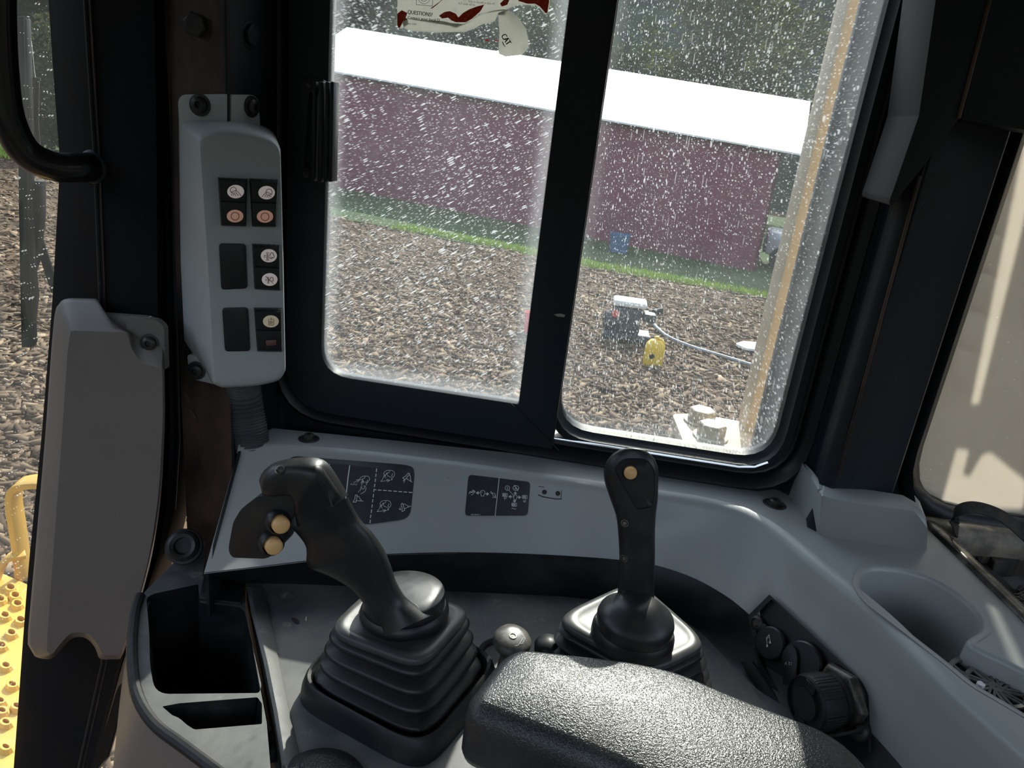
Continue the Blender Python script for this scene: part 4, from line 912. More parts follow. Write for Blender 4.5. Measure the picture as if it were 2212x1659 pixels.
R4, t4 = rocker([(548, 664), (609, 665), (611, 758), (555, 757)])
ink4 = mk('brass ink', (.22, .16, .05), .6)
lens(R4, t4, sz((573, 1320)), 16.8, 12.8, mk('warm switch lens', (.75, .64, .48), .4, emit=((1, .85, .6), .1)), [z8((555, 1300), (555, 1350), (597, 1350), (597, 1300)), z8((562, 1300), (590, 1300)), z8((575, 1285), (575, 1305)), z8(*ell(575, 1328, 13, 13)), z8((568, 1328), (582, 1328)), z8((575, 1321), (575, 1335))], 1.0, colr=ink4)
m = MB(); q = [hit(t4, *p)[0] + nf * .0006 for p in z8((530, 1480), (618, 1476), (620, 1520), (532, 1528))]; m.slab(q, nf * .0014); m.build('indicator', DARKR, R4, bevel=.0004)
# rows of raised dots on the top edges
for R_, t_, pts in ((R1, t1, [(186, 126), (230, 122), (275, 120), (320, 124), (362, 130)]), (R2, t2, [(456, 130), (500, 126), (545, 126), (588, 130), (625, 142)]), (R3_, t3, [(468, 682), (512, 672), (556, 668), (602, 672), (638, 678)])):
    m = MB()
    for p in z8(*pts):
        h = hit(t_, *p)[0]
        if h: m.lathe([(.0014, 0), (.0011, .0008), (.0002, .001)], h, nf, 8)
    if m.v: m.build('grip_dot', BLK, R_)
for q in ([(473, 525), (531, 526), (535, 622), (478, 625)], [(480, 664), (536, 663), (541, 757), (486, 758)]):
    o_ = rp(q, 8, 4); c_ = [FP(*p) for p in o_]
    m = MB(); m.loft([[p + nf * .0 for p in c_], [p + nf * .003 for p in c_], [p.lerp(sum(c_, V()) / len(c_), .06) + nf * .0036 for p in c_]], True, False, True); m.build('blank_plug', BLK, swp, smooth=30)

# ---------------- corrugated hose under it
hp = crv([U(522, 815, y=.95), U(530, 870, y=.955), U(540, 925, y=.95), U(548, 975, y=.945)], 14)
path = []; rads = []
for i in range(len(hp) - 1):
    for k in range(4):
        path.append(hp[i].lerp(hp[i + 1], k / 4)); rads.append((.0225, .0245, .0245, .0225)[k] if i % 2 == 0 or True else .02)
hose = MB(); rr = []
for i, p in enumerate(path): rr.append(.0222 + .0026 * (.5 + .5 * math.sin(i * 2 * math.pi / 6)))
hose.tube(path, rr, 24); tag(hose.build('corrugated_hose', mk('dusty corrugated conduit', (.05, .052, .056), .6, c2=(.09, .088, .085), ns=20), smooth=60), 'dark corrugated conduit running from the switch housing into the console', 'hose')

# ---------------- left post cover
pcv = thing('post_cover', U(200, 1425, y=.9), 'long brownish grey plastic cover with notched foot on the left post', 'cover')
co = rp([(119, 668, 8), (132, 648, 14), (150, 644, 4), (212, 645, 6), (214, 668, 4), (222, 674, 4), (335, 682, 20), (355, 704, 12), (357, 900, 40), (350, 1060, 60), (330, 1200, 60), (300, 1310, 30), (262, 1424, 8), (214, 1425, 10), (206, 1398, 12), (186, 1376, 14), (156, 1376, 14), (132, 1404, 14), (110, 1426, 12), (72, 1420, 18), (58, 1392, 14), (72, 1240, 40), (98, 940, 60), (112, 740, 30)], 8, 4)
def CP(p, y): return U(p[0], p[1], y=y)
cc = (215, 1030)
def ins_px(pts, d):
    P3 = [V((p[0], p[1], 0)) for p in pts]; return [(p.x, p.y) for p in inset(P3, d)]
i1, i2 = ins_px(co, 3), ins_px(co, 6)
def taper(p, k):   # pull towards the body so that the side walls slope
    x, y = p; nx = max(x, 150 - (y - 650) * .055) if x < 200 else min(x, 352); ny = max(y, 712)
    if y > 1340: ny = y
    return (x + (nx - x) * k, y + (ny - y) * k * .9)
def resam(poly, n):
    P = [V(p[:2]) for p in poly]; P.append(P[0]); D = [0]
    for a, b in zip(P[:-1], P[1:]): D.append(D[-1] + (b - a).length)
    out = []; k = 0
    for i in range(n):
        d = D[-1] * i / n
        while D[k + 1] < d: k += 1
        out.append(tuple(P[k].lerp(P[k + 1], (d - D[k]) / max(1e-9, D[k + 1] - D[k]))))
    return out
inn_ = rp([(152, 714, 6), (276, 718, 8), (282, 750, 14), (304, 784, 14), (350, 796, 4), (352, 900, 40), (344, 1060, 60), (324, 1200, 60), (294, 1310, 30), (258, 1415, 6), (222, 1416, 8), (212, 1392, 12), (190, 1366, 14), (152, 1366, 14), (126, 1396, 14), (112, 1415, 6), (100, 1408, 10), (112, 1240, 40), (134, 940, 60), (146, 760, 20)], 8, 4)
def anchors(poly, marks):   # resample piecewise between matching marks
    P = [V(p[:2]) for p in poly]; idx = [min(range(len(P)), key=lambda i: (P[i] - V(m_)).length) for m_ in marks]; out = []
    for a, b in zip(idx, idx[1:] + [idx[0] + len(P)]):
        if b <= a: b += len(P)
        seg = [P[i % len(P)] for i in range(a, b + 1)]; D = [0]
        for q, r_ in zip(seg[:-1], seg[1:]): D.append(D[-1] + (r_ - q).length)
        k = 0
        for i in range(16):
            d = D[-1] * i / 16
            while k < len(seg) - 2 and D[k + 1] < d: k += 1
            out.append(tuple(seg[k].lerp(seg[k + 1], (d - D[k]) / max(1e-9, D[k + 1] - D[k]))))
    return out
mo = [(132, 648), (214, 668), (352, 704), (357, 900), (330, 1200), (262, 1424), (206, 1398), (156, 1376), (72, 1420), (98, 940)]
mi = [(152, 714), (276, 718), (350, 796), (352, 900), (324, 1200), (258, 1415), (212, 1392), (152, 1366), (100, 1408), (134, 940)]
oA, iA = anchors(co, mo), anchors(inn_, mi)
def mixp(k): return [(a[0] + (b[0] - a[0]) * k, a[1] + (b[1] - a[1]) * k) for a, b in zip(oA, iA)]
rings = [[CP(p, .925) for p in oA], [CP(p, .905) for p in oA], [CP(p, .890) for p in mixp(.12)], [CP(p, .868) for p in mixp(.86)], [CP(p, .8645) for p in mixp(.96)], [CP(p, .8635) for p in mixp(1)]]
m = MB(); m.loft(rings, True, True, False); m.build('cover_shell', GREYD, pcv, smooth=60)
m = MB(); m.poly([[CP(p, .8635) for p in mixp(1)]], (0, .004, 0)); m.build('cover_face', GREYD, pcv, smooth=20)
rings = [[CP(p, .925) for p in co], [CP(p, .905) for p in co], [CP(taper(p, .25), .885) for p in i1], [CP(taper(p, .75), .868) for p in i2], [CP(taper(p, 1), .864) for p in ins_px(co, 9)], [CP(q, .8635) for q in ins_px([taper(p, 1) for p in ins_px(co, 9)], 4)]]
# recessed pocket for the bolt
pk = rp([(272, 690, 4), (336, 690, 10), (354, 706, 8), (357, 800, 6), (312, 792, 26), (276, 756, 20)], 8, 5)
m = MB(); m.slab([CP(p, .878) for p in pk], (0, .01, 0)); PB = bvh(m)
m.build('bolt_pocket', GREYD, pcv, smooth=60)
h = hit(PB, 325, 740)[0]; m = MB(); m.bolt(h + V((0, -.001, 0)), V((.2, -.97, .1)), .0125); m.build('bolt', DKBOLT, pcv, smooth=40)

# ---------------- grab handle
gh = thing('grab_bar', U(150, 360, y=.9), 'bent black tube grab handle welded to the left post', 'handle')
pa = crv([U(150, -420, y=.945), U(100, -424, y=.91), U(40, -410, y=.885), U(0, -350, y=.868), U(-8, -240, y=.86), U(-6, -120, y=.86), U(-4, 40, y=.86), U(2, 150, y=.86), U(16, 250, y=.862), U(52, 325, y=.872), U(110, 358, y=.89), U(170, 362, y=.915), U(212, 360, y=.945)], 6)
m = MB(); m.tube(pa, .0185, 20); m.build('tube', mk('glossy black tube', (.012, .013, .016), .22, c2=(.02, .018, .016), ns=10), gh, smooth=70)
m = MB(); e0, e1 = U(196, 361, y=.932), U(206, 361, y=.94); m.tube([e0, e0.lerp(e1, .5), e1], [.0195, .0225, .021], 20); m.build('weld_ring', STEEL, gh, smooth=60)

# ---------------- wiper outside the screen
wp = thing('windscreen_wiper', U(58, 750, y=1.03), 'long black wiper standing outside the dusty front screen', 'wiper')
def wy(px, py): return U(px, py, y=1.045)
m = MB(); m.slab([wy(*p) for p in ((34, 35), (52, 36), (58, 330), (58, 400), (70, 740), (67, 751), (46, 751), (42, 560), (38, 300))], (0, .012, 0)); m.build('blade', mk('green black wiper rubber', (.012, .018, .016), .6, spec=.1, c2=(.02, .025, .022), ns=20), wp, bevel=.001)
m = MB(); m.slab([U(*p, y=1.04) for p in ((50, 40), (56, 40), (64, 330), (68, 560), (76, 640), (70, 700), (62, 560), (56, 330))], (0, .01, 0)); m.build('blade_rib', BLK, wp, bevel=.001)
m = MB(); m.tube(crv([U(61, 36, y=1.05), U(62, 70, y=1.055), U(66, 92, y=1.06), U(74, 165, y=1.06), U(80, 178, y=1.062)], 5), .0016, 8); m.build('spring_wire', CHROME, wp)
m = MB(); m.tube([U(80, 176, y=1.062), U(78, 260, y=1.062), U(84, 340, y=1.062)], .0035, 8); m.lathe([(.005, 0), (.005, .004)], U(80, 174, y=1.06), (0, 0, 1), 12); m.build('link_rod', BLK, wp)
m = MB(); m.slab([U(*p, y=1.052) for p in ((64, 390), (88, 392), (88, 470), (78, 560), (66, 600))], (0, .012, 0)); m.build('arm_bracket', BLK, wp, bevel=.001)
m = MB(); m.tube([U(78, 500, y=1.06), U(98, 560, y=1.07), U(120, 630, y=1.08)], .0065, 8, flat=.5); m.build('wiper_arm', STEEL, wp)

# ================================================================== RIGHT SIDE TRAY, STRAP
st = thing('side_tray', (.62, .95, .66), 'shallow black tray with raised metal lip beyond the cup holder', 'tray')
zl = ZT + .003
la = crv([U(*p, z=zl) for p in ((2000, 1128), (2060, 1184), (2140, 1262), (2212, 1332), (2440, 1558))], 4)
m = MB(); m.thick([[p + V((-.006, 0, -.004)), p + V((-.003, 0, .002)), p + V((.002, 0, .004)), p + V((.011, .004, .0035)), p + V((.016, .006, -.004)), p + V((.018, .008, -.05))] for p in la], (0, 0, -.006)); m.build('tray_lip', mk('scuffed tray lip', (.07, .065, .06), .25, .5, c2=(.25, .23, .2), ns=30), st, smooth=60)
lb = [U(*p, z=zl) for p in ((2000, 1128), (2080, 1138), (2212, 1152), (2400, 1172))]
m = MB(); m.thick([[p + V((0, .03, -.002)), p + V((0, .012, .004)), p + V((0, .0, .004)), p + V((0, -.012, -.002)), p + V((0, -.016, -.03)), p + V((0, -.016, -.07))] for p in lb], (0, 0, -.006)); m.build('tray_wall', mk('mottled brown tray wall', (.10, .085, .065), .5, c2=(.26, .22, .16), ns=20), st, smooth=60)  # brown mottled with a paler tan
zt = ZT - .06
m = MB(); m.poly([[U(*p, z=zt) for p in ((1990, 1150), (2400, 1170), (2760, 1600), (2500, 1700))]], (0, 0, -.008)); m.build('tray_floor', FLOORM, st, smooth=0)
sx = thing('strap_buckle', U(2160, 1230, z=zt), 'frayed black webbing strap with plastic side release buckle in the tray', 'strap')
ym = .99
m = MB(); m.ribbon(crv([U(2078, 1160, z=zt + .02) + V((0, .0, 0)), U(2064, 1140, y=.985), U(2062, 1118, y=.985), U(2075, 1102, y=.985), U(2105, 1096, y=.985), U(2145, 1106, y=.98), U(2180, 1126, y=.97), U(2230, 1170, y=.95)], 6), V((.25, .75, .6)), .018, .0018); m.build('webbing_loop', WEB, sx, smooth=40)
bz = zt + .028
m = MB(); m.slab(UL(rp([(2130, 1160, 5), (2142, 1150, 6), (2180, 1148, 4), (2196, 1158, 4), (2204, 1210, 4), (2150, 1214, 6), (2134, 1196, 5)], 4, 3), z=bz), (0, 0, -.03)); bk_ = m.build('buckle', DKBOLT, sx, bevel=.003)
m = MB(); m.slab(UL(rp([(2124, 1160), (2134, 1152), (2148, 1156), (2146, 1168), (2128, 1170)], 4, 3), z=bz + .004), (0, 0, -.02)); m.build('buckle_prong', BLK, bk_, bevel=.002)
m = MB(); m.slab(UL(rp([(2098, 1160, 4), (2112, 1153, 4), (2126, 1160, 4), (2124, 1205, 3), (2116, 1216, 3), (2096, 1176, 3)], 3, 2), z=bz - .002), (0, 0, -.02)); m.build('buckle_slide', BLK, bk_, bevel=.002)
m = MB(); m.ribbon(crv([U(2108, 1170, z=bz - .01), U(2112, 1200, z=bz - .012), U(2130, 1228, z=zt + .012), U(2160, 1258, z=zt + .006), U(2192, 1290, z=zt + .005)], 6), (0, 0, 1), .004, .018); m.build('webbing_tail', WEB, sx, smooth=40)
m = MB()
for i in range(40):
    a = U(2190 + random.uniform(-8, 6), 1286 + random.uniform(-6, 8), z=zt + .004); m.tube([a, a + V((random.uniform(.0, .02), random.uniform(-.012, .012), random.uniform(0, .012))), a + V((random.uniform(.01, .03), random.uniform(-.02, .01), random.uniform(0, .01)))], .0007, 4)
o = m.build('frayed_end', WEB, sx); o['kind'] = 'stuff'
m = MB(); m.ribbon(crv([U(2196, 1180, z=bz - .01), U(2225, 1190, z=bz + .01), U(2280, 1230, z=bz)], 6), (0, 1, .4), .026, .0022); m.build('webbing_end', WEB, sx, smooth=40)

# ================================================================== STICKER ON THE GLASS
YS_ = 1.0352
stk = thing('torn_sticker', U(930, 60, y=YS_), 'torn red and white sticker peeling off the top of the left pane', 'sticker')
WHT = mk('aged clear white film', (.62, .64, .62), .5, c2=(.52, .52, .48), ns=40)
# film lets the light through
for mt in (WHT,):
    nt = mt.node_tree; b = nt.nodes['Principled BSDF']; t_ = N(nt, 'ShaderNodeBsdfTranslucent'); t_.inputs[0].default_value = (.62, .62, .58, 1); x_ = N(nt, 'ShaderNodeMixShader'); x_.inputs[0].default_value = .6
    nt.links.new(b.outputs[0], x_.inputs[1]); nt.links.new(t_.outputs[0], x_.inputs[2]); nt.links.new(x_.outputs[0], nt.nodes['Material Output'].inputs[0])
REDP = mk('red sticker print', (.42, .06, .03), .5, c2=(.6, .3, .18), ns=160, lo=.5, hi=.62)
nt = REDP.node_tree; b = nt.nodes['Principled BSDF']; t_ = N(nt, 'ShaderNodeBsdfTranslucent'); t_.inputs[0].default_value = (.45, .07, .03, 1); x_ = N(nt, 'ShaderNodeMixShader'); x_.inputs[0].default_value = .6
nt.links.new(b.outputs[0], x_.inputs[1]); nt.links.new(t_.outputs[0], x_.inputs[2]); nt.links.new(x_.outputs[0], nt.nodes['Material Output'].inputs[0])
def g(px, py, o=0): return U(px, py, y=YS_ - o)
def film(pts, o, name, mat, lab=None, th=.0004):
    m = MB(); m.poly([[g(*p, o) for p in pts]], (0, th, 0)); q = m.build(name, mat, stk, smooth=0)
    if lab: q['label'] = lab
    return q
film([(860, -60), (1190, -60), (1188, 2), (1184, 28), (1178, 32), (1160, 12), (1120, 10), (1092, 22), (1060, 26), (1036, 30), (1012, 48), (985, 60), (975, 56), (940, 50), (880, 40), (882, 52), (868, 62), (862, 60), (857, 55)], .0004, 'sticker_film', WHT)
film([(858, 30), (868, 22), (880, 28), (876, 38), (880, 42), (870, 46), (866, 56), (862, 62), (858, 54)], .0009, 'red_print', REDP)
film([(1112, -60), (1188, -60), (1186, 4), (1182, 28), (1178, 28), (1166, 14), (1156, 8), (1140, 8), (1120, 2)], .0009, 'red_print', REDP)
film([(948, 34), (960, 26), (972, 24), (985, 30), (990, 38), (1000, 28), (1014, 20), (1030, 14), (1046, 10), (1038, 24), (1020, 40), (1006, 48), (985, 48), (975, 44), (968, 38), (955, 40)], .0009, 'red_print', REDP)
film([(930, 18), (952, 2), (956, -6), (960, -4), (944, 10), (934, 18)], .0009, 'red_print', REDP)
film([(1080, 8), (1094, -6), (1100, 0), (1096, 10), (1084, 14)], .0009, 'red_print', REDP)
film([(868, 46), (876, 40), (960, 46), (975, 50), (1000, 52), (1014, 46), (1040, 30), (1072, 22), (1090, 20), (1096, 26), (1076, 30), (1070, 44), (1060, 50), (1042, 52), (1024, 62), (1004, 69), (940, 70), (890, 67), (874, 62)], .0007, 'peeled_strip', WHT)
# the flap curls away from the glass
m = MB(); rows = []
for lft, rgt, o in (((1076, 28), (1096, 20), .002), ((1077, 50), (1116, 34), .005), ((1079, 72), (1136, 62), .008), ((1077, 96), (1141, 84), .009), ((1078, 116), (1142, 104), .008), ((1092, 122), (1128, 118), .007)):
    rows.append([g(lft[0] + (rgt[0] - lft[0]) * k / 4, lft[1] + (rgt[1] - lft[1]) * k / 4, o + .003 * math.sin(k / 4 * math.pi)) for k in range(5)])
m.thick(rows, (0, .0004, 0)); FT = bvh(m); m.build('curled_flap', WHT, stk, smooth=50)
pm = MB(); P0 = lambda x, y: g(x, y, .0022)
text_on(pm, P0, 'QUESTIONS?', 879.5, 29.5, 12.2, 7, .78, bold=.5); text_on(pm, P0, 'Contact your local D', 880, 40.5, 9.4, 5.5, .86, bold=.4); text_on(pm, P0, '450-5388', 880, 53, 5.2, 3, .95)
text_on(pm, P0, 'fully to the left to shut off', 1012, 4.5, 6, 6, .9); text_on(pm, P0, 'A.F. code will be', 990, 9, 6, 6, .9)
print_on(pm, P0, [dict(w=.9, p=[(900, -10), (899, 10), (934, 13), (935, -10)]), dict(w=.9, p=ell(916, -6, 13, 14, 14, 0, 180)), dict(w=.9, p=ell(916, -6, 8, 9, 12, 0, 180))], off=0)
tag(pm.build('lettering', INK, stk, smooth=0), kind='stuff')
pm = MB(); FH = lambda x, y: hit(FT, x, y)[0]
text_on(pm, FH, 'CAT', 1081.5, 77, 17.5, 58, .72, bold=1.3)
print_on(pm, FH, [dict(w=1.5, p=[(1088, 96), (1091, 101)]), dict(w=2.0, p=[(1085.5, 90.5), (1088, 97)])]); tag(pm.build('lettering', INK, stk, smooth=0), kind='stuff')
film([(1046, 84), (1056, 86), (1056, 89), (1050, 88)], .0006, 'red_print', REDP); film([(1068, 86), (1076, 87), (1076, 89), (1070, 89)], .0006, 'red_print', REDP)

# ================================================================== OUTSIDE
GA, GBx, GBy = -1.45, -.045, -.033
def gz(x, y): return GA + GBx * x + GBy * y
GN = V((-GBx, -GBy, 1)).normalized()
def G(px, py): return U(px, py, pl=(V((0, 0, GA)), GN))
def bark_noise(name, col): return mk(name, col, .95, c2=tuple(c * .45 for c in col), ns=1.1, lo=.4, hi=.65, c3=tuple(min(1, c * 1.7) for c in col), n3=9, l3=.55, h3=.75, spec=.1, bump=.8, bs=14, bd=.03)
GROUND = bark_noise('mulched soil', (.12, .08, .052))
m = MB(); nx, ny = 40, 44; rows = []
for j in range(ny):
    y = -4 + 90 * (j / (ny - 1)) ** 1.6; rows.append([V((-60 + 110 * i / (nx - 1), y, gz(-60 + 110 * i / (nx - 1), y))) for i in range(nx)])
m.grid(rows); tag(m.build('ground', GROUND, smooth=0), kind='structure')
# hill behind the trees
m = MB(); rows = []
for j in range(12):
    t = j / 11; rows.append([V((-110 + 9 * i, 72 + 60 * t, -6 + 42 * math.sin(t * math.pi / 2) + 2.5 * math.sin(i * .9) * t)) for i in range(24)])
m.grid(rows); HILLM = mk('wooded hill', (.012, .022, .014), .95, c2=(.022, .034, .018), ns=.3); tag(m.build('hill', HILLM, smooth=60), kind='structure')
m = MB(); rows = []
for j in range(6):
    t = j / 5; rows.append([V((math.sin(a) * (55 + 30 * t), math.cos(a) * (55 + 30 * t), -8 + 30 * math.sin(t * math.pi / 2))) for a in [math.radians(48 + 8 * i) for i in range(34)]])
m.grid(rows); tag(m.build('hill', HILLM, smooth=60), kind='structure')  # unseen ring of hills added to block the bright horizon sky
# wood chips
def chips(n):
    LA, LB = G(860, 498), G(1700, 654)
    r = np.exp(RNG.uniform(math.log(1.9), math.log(24), n)); a = np.radians(RNG.uniform(-62, 26, n))
    x = r * np.sin(a); y = r * np.cos(a); keep = (y > 1.35) & (((LB.x - LA.x) * (y - LA.y) - (LB.y - LA.y) * (x - LA.x)) < RNG.uniform(0, 3, n) ** 2 * .12 * (LB.x - LA.x)); x, y, r = x[keep], y[keep], r[keep]; n = len(x)
    z = GA + GBx * x + GBy * y + RNG.uniform(.0, .035, n)
    L = RNG.uniform(.025, .075, n) * (1 + .02 * r) * (.45 + RNG.random(n) ** 2); W = L * RNG.uniform(.2, .55, n); T = .004 + .006 * RNG.random(n)
    yaw = RNG.uniform(0, 2 * math.pi, n); pit = RNG.normal(0, .22, n); rol = RNG.normal(0, .3, n)
    ux = np.stack([np.cos(yaw) * np.cos(pit), np.sin(yaw) * np.cos(pit), np.sin(pit)], 1); vx = np.stack([-np.sin(yaw) * np.cos(rol), np.cos(yaw) * np.cos(rol), np.sin(rol)], 1); wx = np.cross(ux, vx)
    c = np.stack([x, y, z], 1); vs_ = []
    for su, sv, sw in ((-1, -.5, -1), (1, -1, -1), (.8, 1, -1), (-1, .7, -1), (-1, -.5, 1), (1, -1, 1), (.8, 1, 1), (-1, .7, 1)):
        vs_.append(c + ux * (L * su)[:, None] + vx * (W * sv)[:, None] + wx * (T * sw)[:, None])
    co_ = np.stack(vs_, 1).reshape(-1, 3)
    q = np.array([(4, 5, 6, 7), (0, 1, 5, 4), (1, 2, 6, 5), (2, 3, 7, 6), (3, 0, 4, 7)]); fc = (np.arange(n)[:, None, None] * 8 + q[None]).reshape(-1, 4)
    me = bpy.data.meshes.new('wood_chips'); me.vertices.add(len(co_)); me.vertices.foreach_set('co', co_.ravel().astype(np.float32))
    me.loops.add(fc.size); me.loops.foreach_set('vertex_index', fc.ravel().astype(np.int32)); me.polygons.add(len(fc))
    me.polygons.foreach_set('loop_start', np.arange(0, fc.size, 4, dtype=np.int32)); me.update(calc_edges=True)
    at = me.attributes.new('tone', 'FLOAT', 'FACE'); at.data.foreach_set('value', np.repeat(np.clip(RNG.random(n) * .78 + .22 * (.5 + .5 * np.sin(x * 1.7 + 2 * np.sin(y * 1.3)) * np.cos(y * 2.1 + x * .6)), 0, 1), 5).astype(np.float32))
    mt = bpy.data.materials.new('wood chip'); mt.use_nodes = True; nt = mt.node_tree; b = nt.nodes['Principled BSDF']; b.inputs['Roughness'].default_value = .8; b.inputs['Specular IOR Level'].default_value = .12
    an = N(nt, 'ShaderNodeAttribute', attribute_name='tone'); cr = N(nt, 'ShaderNodeValToRGB'); e = cr.color_ramp.elements
    e[0].color = (.06, .04, .026, 1); e[1].color = (.42, .32, .22, 1); q_ = e.new(.5); q_.color = (.145, .098, .062, 1); q2 = e.new(.88); q2.color = (.26, .19, .125, 1)
    nt.links.new(an.outputs['Fac'], cr.inputs[0]); nt.links.new(cr.outputs[0], b.inputs['Base Color']); me.materials.append(mt)
    o = bpy.data.objects.new('wood_chips', me); COL.objects.link(o); tag(o, 'layer of loose brown wood chips covering the yard', 'wood chips', kind='stuff')
chips(85000)
# grass fringe along the shadow edge
def grass_band(pts, n, wd, name, lab):
    m = MB(); P = [G(*p) for p in pts]
    for i in range(n):
        k = random.random() * (len(P) - 1); a = P[int(k)].lerp(P[int(k) + 1], k % 1) + V((random.uniform(-.2, .2), random.uniform(-wd, wd), 0)); a.z = gz(a.x, a.y)
        t = random.uniform(0, 6.3); d = V((math.cos(t), math.sin(t), 0)) * .025; hgt = random.uniform(.06, .17); le = V((random.uniform(-.05, .05), random.uniform(-.05, .05), hgt))
        m.add([a - d, a + d, a + le], [(0, 1, 2)])
    return tag(m.build(name, GRASS, smooth=0), lab, 'grass', kind='stuff')
grass_band([(860, 494), (940, 508), (1040, 526), (1150, 548), (1200, 558), (1300, 580), (1420, 600), (1560, 624), (1700, 650)], 5000, .35, 'grass', 'fringe of bright green grass along the shed shadow')
LN = (LB_ := G(1700, 654)) - (LA_ := G(860, 498)); LN.normalize(); LP = V((-LN.y, LN.x, 0)); rows = []
for k in range(60):
    a = LA_ + LN * (-34 + k * 1.1) + LP * (.15 * math.sin(k * 2.1) + .1 * math.sin(k * 5.3)); rows.append([V((p.x, p.y, gz(p.x, p.y) + .02)) for p in (a, a + LP * 2, a + LP * 12, a + LP * 45)])
m = MB(); m.grid(rows); tag(m.build('lawn', mk('shade dark lawn', (.05, .085, .03), .9, c2=(.035, .055, .022), ns=2, c3=(.12, .12, .05), n3=.6, spec=.1), smooth=0), kind='structure')  # real grass, its green darkened for the shade below the shed
grass_band([(-60, 318), (20, 334), (110, 350), (200, 366)], 2500, .9, 'grass', 'sunlit grass strip seen through the front screen behind the wiper')
# ---------------- maroon shed
bL, bR = G(742, 408), G(1632, 588); dv = (bR - bL); bL2 = bL - dv * .10; bL2.z = bL.z
away = V((-dv.y, dv.x, 0)).normalized(); away = away if away.y > 0 else -away
def up(b, px, py):   # height above b whose picture row matches
    q = U(px, py, pl=(b, V((0, 1, 0)))); return q.z
zl_, zr_ = up(bL, 742, 152), up(bR, 1675, 318)
shed = thing('shed', (bL + bR) / 2, 'long maroon shed with sunlit pale metal roof beyond the yard', 'shed')
DP = 6.5
def wall4(a, b, za, zb, name, mat, th=.12):
    m = MB(); m.slab([a, b, V((b.x, b.y, zb)), V((a.x, a.y, za))], away * th); return m.build(name, mat, shed, smooth=0)
zl2 = zl_ + (zl_ - zr_) * .10
wall4(bL2 + V((0, 0, -.4)), bR + V((0, 0, -.4)), zl2, zr_, 'front_wall', MAROON)
wall4(bL2 + away * DP + V((0, 0, -.4)), bR + away * DP + V((0, 0, -.4)), zl2, zr_, 'rear_wall', MAROON)
rise = 1.45
for e, z_, nm in ((bL2, zl2, 'gable_wall'), (bR, zr_, 'gable_wall')):
    m = MB(); a = V((e.x, e.y, e.z - .4)); c_ = a + away * DP; k_ = V((e.x, e.y, z_)); 
    m.slab([a, c_, V((c_.x, c_.y, z_)), (k_ + away * DP / 2) + V((0, 0, rise)), k_], dv.normalized() * .1 * (1 if e is bL2 else -1)); m.build(nm, MAROON, shed, smooth=0)
ov = dv.normalized() * .55
for sgn in (0, 1):
    ea, eb = V((bL2.x, bL2.y, zl2)) - ov, V((bR.x, bR.y, zr_)) + ov
    if sgn: ea, eb = ea + away * DP, eb + away * DP
    ra, rb_ = V((bL2.x, bL2.y, zl2)) - ov + away * DP / 2 + V((0, 0, rise)), V((bR.x, bR.y, zr_)) + ov + away * DP / 2 + V((0, 0, rise))
    so_ = (ea - ra).normalized() * .3
    m = MB(); m.slab([ea + so_, eb + so_, rb_, ra], (0, 0, .05)); m.build('roof_slope', ROOFM, shed, smooth=0)
# ---------------- parked pickup behind the shed corner
ck = G(1660, 588); ck = ck + away * .9 + dv.normalized() * .05; ck.z = gz(ck.x, ck.y)
car = thing('pickup_truck', ck, 'silver pickup truck parked behind the right end of the shed', 'truck')
cx_, cy_ = dv.normalized(), away
def cbox(name, u0, u1, v0, v1, z0, z1, mat, bev=.08, par=None):
    m = MB(); m.box(ck + cx_ * (u0 + u1) / 2 + cy_ * (v0 + v1) / 2 + V((0, 0, (z0 + z1) / 2)), cx_ * (u1 - u0) / 2, cy_ * (v1 - v0) / 2, (0, 0, (z1 - z0) / 2)); return m.build(name, mat, par or car, bevel=bev)
SILV = mk('silver car paint', (.5, .53, .58), .3, .3); CGL = mk('car window glass', (.03, .04, .05), .05)
cbox('lower_body', -.3, 4.3, 0, 1.9, .45, 1.15, SILV, .12); cbox('cabin', 1.0, 2.9, .15, 1.75, 1.1, 1.85, SILV, .2); cbox('side_window', 1.15, 2.75, .10, .18, 1.25, 1.72, CGL, .03); cbox('bumper', -.34, -.24, .05, 1.85, .45, .75, STEEL, .05)
for u in (.3, 3.3):
    for v_ in (.08, 1.82):
        m = MB(); cc_ = ck + cx_ * u + cy_ * v_ + V((0, 0, .38)); m.lathe([(.16, -.12), (.38, -.12), (.40, -.08), (.40, .08), (.38, .12), (.16, .12)], cc_, cy_, 24); wh = m.build('wheel', RUB, car); m = MB(); m.lathe([(.2, -.125), (.18, -.06), (.03, -.05), (.03, .05), (.18, .06), (.2, .125)], cc_, cy_, 20); m.build('wheel_rim', CHROME, wh)

# ---------------- pump, jug, hose, sheet on the yard
pgd = G(1350, 735)
pump = thing('water_pump', pgd, 'dark motor pump with white top on the wood chips', 'pump')
def pb_(c, hx, hy, hz, name, mat, bev=.02):
    m = MB(); m.box(pgd + V(c), (hx, 0, 0), (0, hy, 0), (0, 0, hz)); return m.build(name, mat, pump, bevel=bev)
k_ = px_m(pgd); DKP = mk('dark engine paint', (.03, .045, .055), .5)
pb_((0, 0, .10), .36, .22, .05, 'skid_frame', DKP); pb_((-.04, .02, .34), .22, .18, .2, 'engine_block', DKP, .04); pb_((-.02, .02, .60), .26, .18, .05, 'fuel_tank', mk('white fuel tank', (.75, .77, .78), .4), .04); pb_((.30, .0, .42), .10, .14, .07, 'air_filter', DKP, .03)
m = MB(); m.lathe([(.15, -.06), (.16, 0), (.13, .06), (.05, .09)], pgd + V((-.30, -.05, .30)), (-1, -.2, 0), 20); m.build('pump_housing', DKP, pump)
m = MB(); m.tube([pgd + V((.30, .1, .46)), pgd + V((.5, .1, .52))], .05, 10); m.build('exhaust_pipe', STEEL, pump)
